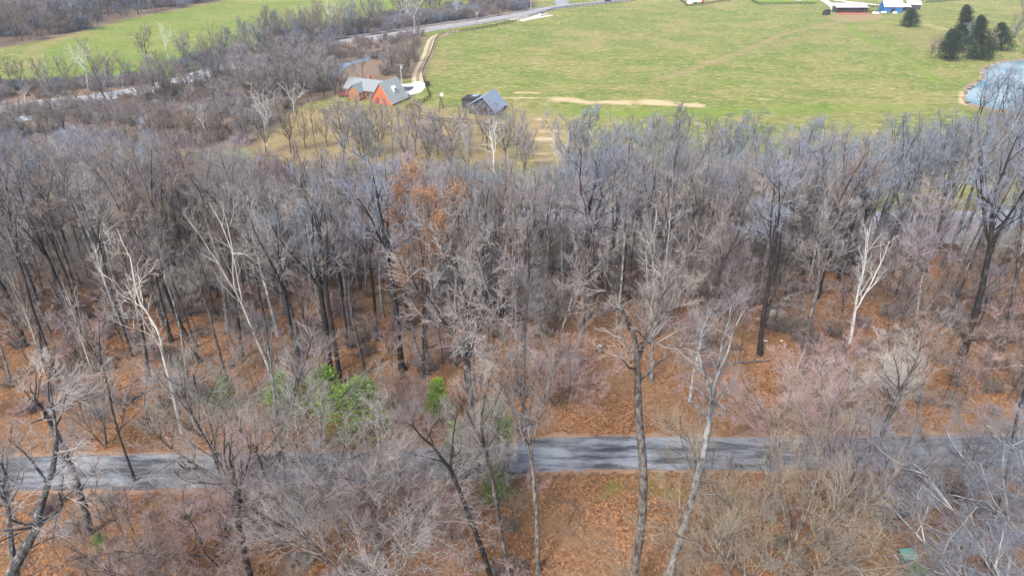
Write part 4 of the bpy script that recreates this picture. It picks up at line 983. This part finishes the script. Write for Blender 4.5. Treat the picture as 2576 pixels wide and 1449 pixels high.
# house by the drive
yaw = -math.atan2(31, 66)
hs, hro = gable('house', 'orange sided house with a steep grey roof beside the white driveway loop', 959, 264, yaw, 9.0, 3.5, 3.8, 6.2, 1.2, 0.7, M['wall_orange'], M['roof_grey'])
d = MB(); d.prism([(1.3, 3.0), (2.5, 3.0), (2.5, 4.3), (1.9, 4.9), (1.3, 4.4)], 3.8, 5.0); dm = d.build('dormer', M['white'], hro)
MB().box(2.5, 3.95, 3.3, 2.54, 4.85, 4.2).build('window', M['galv'], dm)
MB().box(-1.9, .02, 0, -.9, .14, 2.1).build('door', M['wood_red'], hs)
w = MB(); w.box(-15.5, 3.4, 0, -3.5, 9.6, 2.7); w.build('wing_wall', M['wall_brick'], hs)
r = MB()
r.slab((-16, 6.5, 5.4), (-16, 2.9, 2.6), (-2.4, 2.9, 2.6), (-2.4, 6.5, 5.4), .14)
r.slab((-2.4, 6.5, 5.4), (-2.4, 10.1, 2.6), (-16, 10.1, 2.6), (-16, 6.5, 5.4), .14)
r.build('wing_roof', M['roof_slate'], hs)
MB().prism([(-15.4, 2.7), (-15.25, 2.7), (-15.25, 2.9), (-15.4, 2.9)], 3.5, 9.5).build('gable_trim', M['white'], hs)
MB().prism([(-12.5, 0), (-8.5, 0), (-8.5, 2.4), (-10.5, 4.4), (-12.5, 2.4)], .8, 5.2).build('porch_wall', M['wall_brick'], hs)
pr = MB(); pr.slab((-10.5, .5, 4.55), (-12.8, .5, 2.35), (-12.8, 6, 2.35), (-10.5, 6, 4.55), .12); pr.slab((-10.5, 6, 4.55), (-8.2, 6, 2.35), (-8.2, .5, 2.35), (-10.5, .5, 4.55), .12)
pr.build('porch_roof', M['roof_slate'], hs)
for wx in (-7.4, -5.6): MB().box(wx, 3.3, .9, wx+1.0, 3.38, 2.1).build('window', M['glass'], hs)
MB().box(-9.4, 7.2, 4.3, -8.6, 8.0, 6.3).build('chimney', M['wall_brick'], hs, bevel=.03)
dk = gp(873, 243); dt = empty('deck', dk, 'red brown timber deck with railings at the left end of the house', 'deck', rz=.05)
MB().box(-2.4, -1.4, .55, 2.4, 1.8, .7).build('floor', M['wood_red'], dt)
rl = MB()
for x in (-2.35, 0, 2.35): rl.box(x-.06, -1.38, .7, x+.06, -1.26, 1.7); rl.box(x-.06, 1.66, .7, x+.06, 1.78, 1.7)
rl.box(-2.4, -1.4, 1.7, 2.4, -1.24, 1.8); rl.box(-2.4, 1.64, 1.7, 2.4, 1.8, 1.8); rl.build('railing', M['wood_red'], dt)
for x in (-2.2, 2.2):
    for y in (-1.2, 1.6): MB().box(x-.1, y-.1, 0, x+.1, y+.1, .55).build('post', M['wood_dark'], dt)
# grey barn
yaw = -math.atan2(24, 70)
bn, _ = gable('barn', 'weathered dark barn with a blue grey metal roof below the pasture', 1215, 290, yaw, 9.6, 4.3, 3.6, 4.9, 2.4, 1.0, M['wall_dark'], M['roof_blue_grey'], cat='barn')
MB().box(-1.6, .03, 0, .3, .13, 2.0).build('door', M['wood_dark'], bn)
MB().box(-8.6, 5.0, 0, -4.45, 10.2, 2.5).build('lean_to_wall', M['wall_dark'], bn)
MB().slab((-8.9, 4.7, 2.6), (-4.3, 4.7, 3.0), (-4.3, 10.5, 3.0), (-8.9, 10.5, 2.6), .1).build('lean_to_roof', M['wood_dark'], bn)
MB().slab((-6.9, 7.9, 2.85), (-4.9, 7.9, 2.99), (-4.9, 10.3, 2.99), (-6.9, 10.3, 2.85), .03).build('roof_panel', M['roof_blue_grey'], bn)
# dark shed at the drive, container
t = empty('shed', gp(1075, 217), 'small black shed beside the gate at the end of the white driveway', 'shed')
MB().prism([(-.75, 0), (.75, 0), (.75, 1.1), (-.75, 1.1)], -.6, .6).build('wall', M['wood_dark'], t)
MB().slab((-.9, -.75, 1.15), (.9, -.75, 1.15), (.9, .75, 1.35), (-.9, .75, 1.35), .08).build('roof', M['rubber'], t)
t = empty('feed_wagon', gp(2078, 38), 'dark covered feed wagon left of the long farm shed', 'wagon', rz=-.7)
MB().box(-1.3, -2.2, .5, 1.3, 2.2, 1.9).build('body', M['wood_dark'], t, bevel=.05)
MB().prism([(-1.4, 1.9), (1.4, 1.9), (0, 2.7)], -2.3, 2.3).build('roof', M['rubber'], t)
for x in (-1.15, 1.15):
    for y in (-1.5, 1.5): MB().tube((x-.12, y, .45), (x+.12, y, .45), .45, k=12).build('wheel', M['rubber'], t)
# long shed: open front
s = empty('farm_shed', gp(2142, 33), 'long open fronted shed with a lilac grey metal roof and red yard', 'shed', rz=.02)
MB().box(-8.2, 5.6, 0, 8.2, 5.75, 2.7).build('wall', M['wall_dark'], s)
MB().box(-8.3, 0, 0, -8.15, 5.6, 2.6).build('wall', M['wall_dark'], s); MB().box(8.15, 0, 0, 8.3, 5.6, 2.6).build('wall', M['wall_dark'], s)
MB().slab((-9, -.7, 2.7), (8.8, -.7, 2.7), (8.8, 6.6, 4.2), (-9, 6.6, 4.2), .15).build('roof', M['roof_lilac'], s)
for x in (-8.1, -4.1, 0, 4.1, 8.1): MB().box(x-.12, -.1, 0, x+.12, .14, 2.62).build('post', M['wood_dark'], s)
MB().box(-8, .3, .9, 8, .4, 1.1).build('rail', M['wood_red'], s)
# blue barn: ridge along x
s = empty('barn', gp(2238, 31), 'blue sided barn with a bright white metal roof on the far farm', 'barn', rz=-.06)
MB().prism([(-3.4, 0), (3.4, 0), (3.4, 3.2), (0, 5.8), (-3.4, 3.2)], -4.8, 4.8).build('wall', M['wall_blue'], s).rotation_euler = (0, 0, math.pi/2)
rf = MB(); rf.slab((-5.1, 0, 5.98), (-5.1, -3.9, 3.0), (5.1, -3.9, 3.0), (5.1, 0, 5.98), .12); rf.slab((5.1, 0, 5.98), (5.1, 3.9, 3.0), (-5.1, 3.9, 3.0), (-5.1, 0, 5.98), .12)
rf.build('roof', M['roof_white'], s)
MB().box(-1.0, -3.47, 0, 1.0, -3.41, 2.2).build('door', M['wood_dark'], s)
s = empty('lean_to_shed', gp(2266, 29), 'tan roofed open shed joined to the right of the blue barn', 'shed', rz=-.05)
MB().box(-4.4, 3.4, 0, 4.4, 3.55, 2.4).build('wall', M['wall_dark'], s); MB().slab((-5.0, -1, 2.3), (5.0, -1, 2.3), (5.0, 4.4, 3.4), (-5.0, 4.4, 3.4), .12).build('roof', M['roof_tan'], s)
for x in (-4.4, 0, 4.4): MB().box(x-.1, -.8, 0, x+.1, -.6, 2.2).build('post', M['wood_dark'], s)
s = empty('farm_shed', gp(2296, 24), 'small white roofed dark shed at the right end of the farm', 'shed', rz=-.25)
MB().box(-3.2, -1.6, 0, 3.2, 2, 2.6).build('wall', M['wall_dark'], s); MB().slab((-3.6, -2, 2.65), (3.6, -2, 2.65), (3.6, 2.4, 4.0), (-3.6, 2.4, 4.0), .12).build('roof', M['roof_white'], s)
t = empty('water_tank', gp(2129, 15), 'small white water tank behind the long shed', 'tank')
MB().tube((0, 0, 0), (0, 0, 1.5), 1.0, k=20).tube((0, 0, 1.5), (0, 0, 1.75), .95, .3, 20).build('tank', M['white'], t); MB().tube((0, 0, 1.75), (0, 0, 1.85), .25, k=12).build('lid', M['galv'], t)
for i, (px, py, w_) in enumerate(((2198, 36, .8), (2207, 37, .7), (2222, 35, 1.3), (2250, 36, 1.0), (2176, 31, .6))):
    o = MB().tube((-w_, 0, .55), (w_, 0, .55), .55, k=14).build('wrapped_bale', M['white'], bevel=.12, label='white wrapped bale by the blue barn, '+['near its left corner', 'just left of its door', 'long one before its door', 'by its right corner', 'apart at the left by the corral'][i], cat='bale', group='white wrapped bales by the blue barn'); o.location = gp(px, py)
# corral between shed and barn
def fence(name, label, pts, rails=3, h=1.25, step=2.4, mat=None, smooth=True, group=None):
    L = smooth_line(W2(pts), 8) if smooth else [Vector((*p, 0)) for p in W2(pts)]
    t = empty(name, (L[0].x, L[0].y, ZV), label, 'fence', group); o0 = Vector((L[0].x, L[0].y, 0)); mat = mat or M['wood_dark']
    dist = 0; posts = [L[0]]; seglen = 0
    for a, b in zip(L[:-1], L[1:]):
        d_ = (b-a).length; s_ = step-seglen
        while s_ <= d_: posts.append(a.lerp(b, s_/d_)); s_ += step
        seglen = d_-(s_-step)
    for i, p in enumerate(posts[:100]):
        q = p-o0; MB().box(q.x-.09, q.y-.09, 0, q.x+.09, q.y+.09, h).build('post', mat, t)
    rb = MB()
    for a, b in zip(posts[:-1], posts[1:]):
        for k in range(rails):
            z = h*(k+.75)/rails; a_, b_ = a-o0, b-o0; rb.slab((a_.x, a_.y, z-.09), (b_.x, b_.y, z-.09), (b_.x, b_.y, z+.09), (a_.x, a_.y, z+.09), .05)
    rb.build('rail', mat, t); return t
fence('board_fence', 'dark board fence round the left field side of the pasture, along the drive', [(1260, 65), (1200, 76), (1130, 86), (1108, 92), (1096, 104), (1085, 135), (1068, 173), (1063, 192), (1069, 211), (1083, 247)], step=3.2)
fence('board_fence', 'dark board fence from the pasture corner down past the house lawn', [(1083, 247), (1066, 259), (1019, 277)], smooth=False)
fence('board_fence', 'dark board fence between the highway bend and the pasture', [(1262, 64), (1290, 57), (1325, 47), (1395, 26), (1460, 17), (1600, 3)], step=3.2)
fence('board_fence', 'low dark fence across the tan meadow below the house', [(1002, 287), (1090, 306), (1210, 314)], rails=2, step=3.0)
fence('board_fence', 'low dark fence below the deck', [(831, 276), (895, 283)], rails=2, step=3.0)
fence('board_fence', 'dark log fence beside the thicket left of the meadow', [(612, 306), (670, 285), (738, 264)], rails=3, step=3.0)
fence('board_fence', 'dark fence round the paddock with the white trailer', [(1700, -6), (1729, 17), (1774, 13), (1850, 0)], smooth=False, step=3)
fence('board_fence', 'dark fence below the vivid green lawn at the top', [(1878, -4), (1907, 13), (1990, 12), (2066, 12)], smooth=False, step=3)
fence('board_fence', 'dark corral fence between the long shed and the blue barn', [(2108, 11), (2150, 14), (2178, 20), (2212, 20)], smooth=False, step=2.5)
fence('board_fence', 'dark corral fence in front, between the long shed and the blue barn', [(2178, 30), (2195, 33), (2214, 33)], smooth=False, step=2.2)
fence('board_fence', 'dark fence across the hill right of the farm', [(2330, 8), (2420, 2), (2560, 1)], smooth=False, step=3)
def guard(label, L, off):
    L = smooth_line(L, 4); t = empty('guard_rail', (L[0].x, L[0].y, ZV), label, 'guard rail'); o0 = Vector((L[0].x, L[0].y, 0)); pts = []
    for i in range(len(L)):
        tt = (L[min(i+1, len(L)-1)]-L[max(i-1, 0)]).normalized(); pts.append(L[i]+Vector((-tt.y, tt.x, 0))*off-o0)
    rb = MB()
    for a, b in zip(pts[:-1], pts[1:]):
        rb.slab((a.x, a.y, .5), (b.x, b.y, .5), (b.x, b.y, .85), (a.x, a.y, .85), .07)
    rb.build('rail', M['galv'], t)
    for p in pts[::1]: MB().box(p.x-.1, p.y+.08, 0, p.x+.1, p.y+.25, .8).build('post', M['wood_dark'], t)
guard('steel guard rail along the near side of the highway by the drive', W2([(1080, 74), (1200, 57), (1290, 42)]), -6.2)
guard('steel guard rail along the far side of the highway', W2([(860, 107), (960, 93), (1075, 75), (1200, 57), (1300, 40), (1385, 24)]), 6.2)
# poles
def pole(label, bx, by, tx, ty, mat, lamp=False):
    b = gp(bx, by); h = at_depth(tx, ty, b.y).z-b.z; t = empty('utility_pole', b, label, 'pole', 'utility poles in the valley')
    MB().tube((0, 0, -.3), (0, 0, h), .17, .12, 8).build('shaft', mat, t)
    MB().box(-1.1, -.06, h-.7, 1.1, .06, h-.55).build('crossarm', M['wood_grey'], t)
    MB().tube((.3, 0, h-1.7), (.3, 0, h-.9), .24, k=12).build('transformer', M['galv'], t)
    for x in (-1, 0, 1): MB().tube((x, 0, h-.55), (x, 0, h-.35), .06, k=6).build('insulator', M['white'], t)
pole('pale utility pole behind the house', 1011, 212, 1005, 160, M['stone'])
pole('thin utility pole beside the highway at the top', 1200, 66, 1199, 28, M['wood_grey'])
pole('thin utility pole by the highway left of the white sycamore', 1123, 95, 1123, 60, M['wood_grey'])
# windmill
b = gp(1111, 274); t = empty('windmill', b, 'small dark lattice windmill with a pale fan left of the barn', 'windmill')
lt = MB()
for sx in (-1, 1):
    for sy in (-1, 1): lt.tube((sx*.7, sy*.7, -.1), (sx*.1, sy*.1, 3.9), .05, k=5)
for z in (.9, 1.9, 2.9):
    w_ = .7-.6*z/3.9
    for a, c in (((-w_, -w_), (w_, -w_)), ((w_, -w_), (w_, w_)), ((w_, w_), (-w_, w_)), ((-w_, w_), (-w_, -w_))): lt.tube((*a, z), (*c, z), .035, k=4); lt.tube((*a, z-.9), (*c, z), .03, k=4)
lt.build('tower', M['wood_dark'], t)
wh = MB()
for i in range(14):
    a = i*2*math.pi/14; c, s_ = math.cos(a), math.sin(a); u = Vector((.25, -.12, 0)); rd = Vector((c, .0, s_)); tn = Vector((-s_, .25, c))
    o_ = Vector((.2, -.5, 4.2)); wh.slab(o_+rd*.15-tn*.03, o_+rd*.15+tn*.03, o_+rd*.55+tn*.08, o_+rd*.55-tn*.08, .02)
wh.tube((.2, -.5, 4.2), (.2, .1, 4.2), .08); wh.build('fan_wheel', M['white'], t)
MB().slab((-.05, .2, 3.95), (-.05, 1.4, 3.85), (-.05, 1.4, 4.55), (-.05, .2, 4.35), .02).build('tail_vane', M['galv'], t)
# trailer, truck, car at the top
t = empty('trailer', gp(1754, 9), 'white box trailer with a red front in the paddock at the top', 'trailer', rz=.1)
MB().box(-2.6, -1.1, .6, 2.0, 1.1, 2.9).build('body', M['white'], t, bevel=.08)
MB().box(2.03, -1.1, .6, 3.6, 1.1, 2.2).build('cab', M['red'], t, bevel=.1)
for x in (-1.6, -.7, 2.8):
    for y in (-1.0, 1.0): MB().tube((x, y-.12, .42), (x, y+.12, .42), .42, k=14).build('wheel', M['rubber'], t)
t = empty('tent_shed', gp(1735, 10), 'small tan roofed hut left of the white trailer', 'shed')
MB().prism([(-1.3, 0), (1.3, 0), (1.3, 1.6), (0, 2.5), (-1.3, 1.6)], -1.4, 1.4).build('wall', M['white'], t)
rr_ = MB(); rr_.slab((0, -1.6, 2.65), (-1.6, -1.6, 1.5), (-1.6, 1.6, 1.5), (0, 1.6, 2.65), .1); rr_.slab((0, 1.6, 2.65), (1.6, 1.6, 1.5), (1.6, -1.6, 1.5), (0, -1.6, 2.65), .1); rr_.build('roof', M['roof_tan'], t)
def car(name, label, px, py, rz, mat, L=4.6):
    t = empty(name, gp(px, py)+Vector((0, 0, .08)), label, 'car', rz=rz); h = L/2
    MB().prism([(-h, .35), (h, .35), (h, .75), (h-.5, .95), (-h+.1, .98), (-h, .8)], -.88, .88).build('body', mat, t, bevel=.06)
    MB().prism([(-h+.35, .985), (h-1.4, .985), (h-2.1, 1.48), (-h+.9, 1.5)], -.76, .76).build('cabin', M['glass'], t, bevel=.05)
    for x in (-h+.85, h-.9):
        for y in (-.82, .82): MB().tube((x, y-.1, .34), (x, y+.1, .34), .34, k=14).build('wheel', M['rubber'], t)
car('car', 'dark blue car driving on the highway at the top edge', 1529, 5, .75, M['dark_blue'])
car('car', 'small white car parked in the gravel pull off by the highway', 1366, 40, .8, M['white'])
car('pickup_truck', 'white truck parked on the vivid green lawn at the top edge', 2010, 4, .1, M['white'], 5.2)
# utility boxes
def ubox(label, px, py, rz, w_, d_, h_, m):
    t = empty('utility_box', gp(px, py), label, 'utility box', 'green utility boxes', rz)
    MB().prism([(-w_/2, 0), (w_/2, 0), (w_/2, h_), (-w_/2, h_)], -d_/2, d_/2).build('cabinet', M['box_green_dark'], t, bevel=.02)
    l = MB(); l.slab((-w_/2-.04, -d_/2-.05, h_+.02), (w_/2+.04, -d_/2-.05, h_+.02), (w_/2+.04, d_/2+.04, h_+.12), (-w_/2-.04, d_/2+.04, h_+.12), .07); l.build('lid', m, t, bevel=.015)
    MB().box(-.03, -d_/2-.07, h_*.5, .03, -d_/2-.03, h_*.62).build('latch', M['galv'], t)
    MB().box(-w_/2-.15, -d_/2-.15, -.15, w_/2+.15, d_/2+.15, .02).build('pad', M['stone'], t)
ubox('green steel utility box with a faded lid near the bottom right corner', 2279, 1408, .12, .95, .8, .62, M['box_green'])
ubox('green utility box half hidden by twigs beyond the lane at right', 2232, 978, -.05, .95, .7, .6, M['box_green_dark'])
# stump, rocks, logs
def log(label, a, b, r0, r1, mat, seed, name='fallen_log', lift=0.0):
    A, B = gp(*a), gp(*b); r = np.random.RandomState(seed); n = 9; pts = []
    for i in range(n+1):
        p = A.lerp(B, i/n); x, y = p.x+r.normal(0, .12), p.y+r.normal(0, .12); pts.append((x-A.x, y-A.y, float(ground(x, y))+r0*.7+lift*math.sin(math.pi*i/n)-A.z))
    P = np.array([pts]); t = empty(name, A, label, 'log')
    T = [(P, np.linspace(r0, r1, n+1)[None], 8)]
    me = mesh_np('log_body', *tubes(T), True); me.materials.append(mat); link(bpy.data.objects.new('log_body', me), t)
    D = np.diff(P, axis=1); D = np.concatenate([D, D[:, -1:]], 1); L = np.array([(B-A).length])
    a_, b_, c_, d_ = spawn(r, P, D/np.linalg.norm(D, axis=-1, keepdims=True), L*.35, T[0][1], 6, .4, 1, 45, .8, .5); b_[:, 2] = np.abs(b_[:, 2])
    xp, xd = chains(r, a_, b_, c_, 4, .15, .02); me = mesh_np('branch', *tubes([(xp, radii(d_, 4, .012), 4)])); me.materials.append(mat); link(bpy.data.objects.new('branch', me), t)
log('long grey fallen trunk on the litter slope beyond the lane at right', (1782, 922), (1948, 906), .16, .06, M['bark_grey'], 1)
log('dark fallen log near the pale boulder in the right part of the wood', (2050, 905), (1950, 935), .17, .08, M['bark_dark'], 2)
log('short thick log lying beyond the dark trunk standing alone', (1925, 778), (1985, 770), .28, .2, M['bark_grey'], 3)
log('pale fallen branch on the litter at the right edge', (2478, 928), (2572, 921), .07, .04, M['bark_white'], 4)
log('dark fallen trunk on the left litter slope', (400, 970), (330, 1010), .14, .06, M['bark_dark'], 5)
log('pale fallen branch at the foot of the white limbed sycamore', (400, 935), (320, 985), .07, .03, M['bark_white'], 6)
log('slim dark log on the left litter slope beyond the bowed trunk', (700, 905), (830, 890), .11, .05, M['bark_dark'], 7)
log('grey fallen trunk lying left of the bowed dark trunk', (180, 860), (300, 905), .16, .06, M['bark_dark'], 8)
b = gp(1507, 888); r = np.random.RandomState(9)
t = empty('tree_stump', b, 'short dark tree stump on the open litter slope', 'stump')
me = mesh_np('stump_body', *tubes([(np.array([[[0, 0, -.2], [0, 0, .15], [.02, 0, .7], [.03, 0, .95]]]), np.array([[.42, .32, .27, .26]]), 12)]), True); me.materials.append(M['bark_dark']); link(bpy.data.objects.new('stump_body', me), t)
MB().tube((.03, 0, .93), (.03, 0, .96), .25, k=12).build('cut_face', M['wood_grey'], t)
def rock(label, px, py, s, mat, seed, group=None):
    import bmesh
    bm = bmesh.new(); bmesh.ops.create_icosphere(bm, subdivisions=3, radius=1)
    for v in bm.verts:
        c = v.co; k = 1+.22*math.sin(c.x*3+seed)*math.cos(c.y*2.6+seed*2)+.12*math.sin(c.z*5+c.x*4+seed); v.co = Vector((c.x*s[0]*k, c.y*s[1]*k, c.z*s[2]*k))
    me = bpy.data.meshes.new('boulder'); bm.to_mesh(me); bm.free(); me.materials.append(mat)
    for p in me.polygons: p.use_smooth = True
    o = bpy.data.objects.new('boulder', me); o.location = gp(px, py)+Vector((0, 0, s[2]*.4)); link(o, None, label, 'rock', group)
rock('pale rounded boulder beside the logs in the right part of the wood', 1953, 792, (.9, .6, .5), M['wood_grey'], 1)
rock('small white stone beside the dark trunk standing alone', 1925, 858, (.22, .16, .1), M['stone'], 2)
rock('small white stone right of its twin beside the dark log', 1966, 858, (.16, .15, .09), M['stone'], 3)
for i, (px, py) in enumerate(((2431, 236), (2428, 244), (2440, 226), (2452, 215), (2462, 205), (2470, 186), (2480, 174), (2496, 165), (2435, 260), (2467, 195), (2447, 221), (2508, 160))):
    rock('%s rock on the pond shore, %s' % ('grey' if i % 2 else 'dark', ['by the tan sand spit', 'just above the sand spit', 'upper left of the sand spit', 'at the left bend', 'at the middle bend', 'where the shore turns right', 'on the upper shore', 'rightmost but one', 'lowest of all', 'inside the left bend', 'below the left bend', 'farthest right'][i]), px, py, (.5+.2*(i % 3), .4, .3), M['wood_grey'] if i % 2 else M['bark_dark'], i+5, 'rocks along the pond shore')

# thin air over the valley
hb = MB().box(-3600, -70, ZV-1.5, 3600, 4100, HC+12).build('haze', bpy.data.materials.new('haze'), kind='stuff', label='thin pale air over the valley')
hm = hb.data.materials[0]; hm.use_nodes = True; ht_ = hm.node_tree; ht_.nodes.remove(ht_.nodes['Principled BSDF'])
hv_ = ht_.nodes.new('ShaderNodeVolumePrincipled'); hv_.inputs['Density'].default_value = 0.0002; hv_.inputs['Color'].default_value = (0.80, 0.87, 0.97, 1)
ht_.links.new(hv_.outputs[0], ht_.nodes['Material Output'].inputs['Volume'])
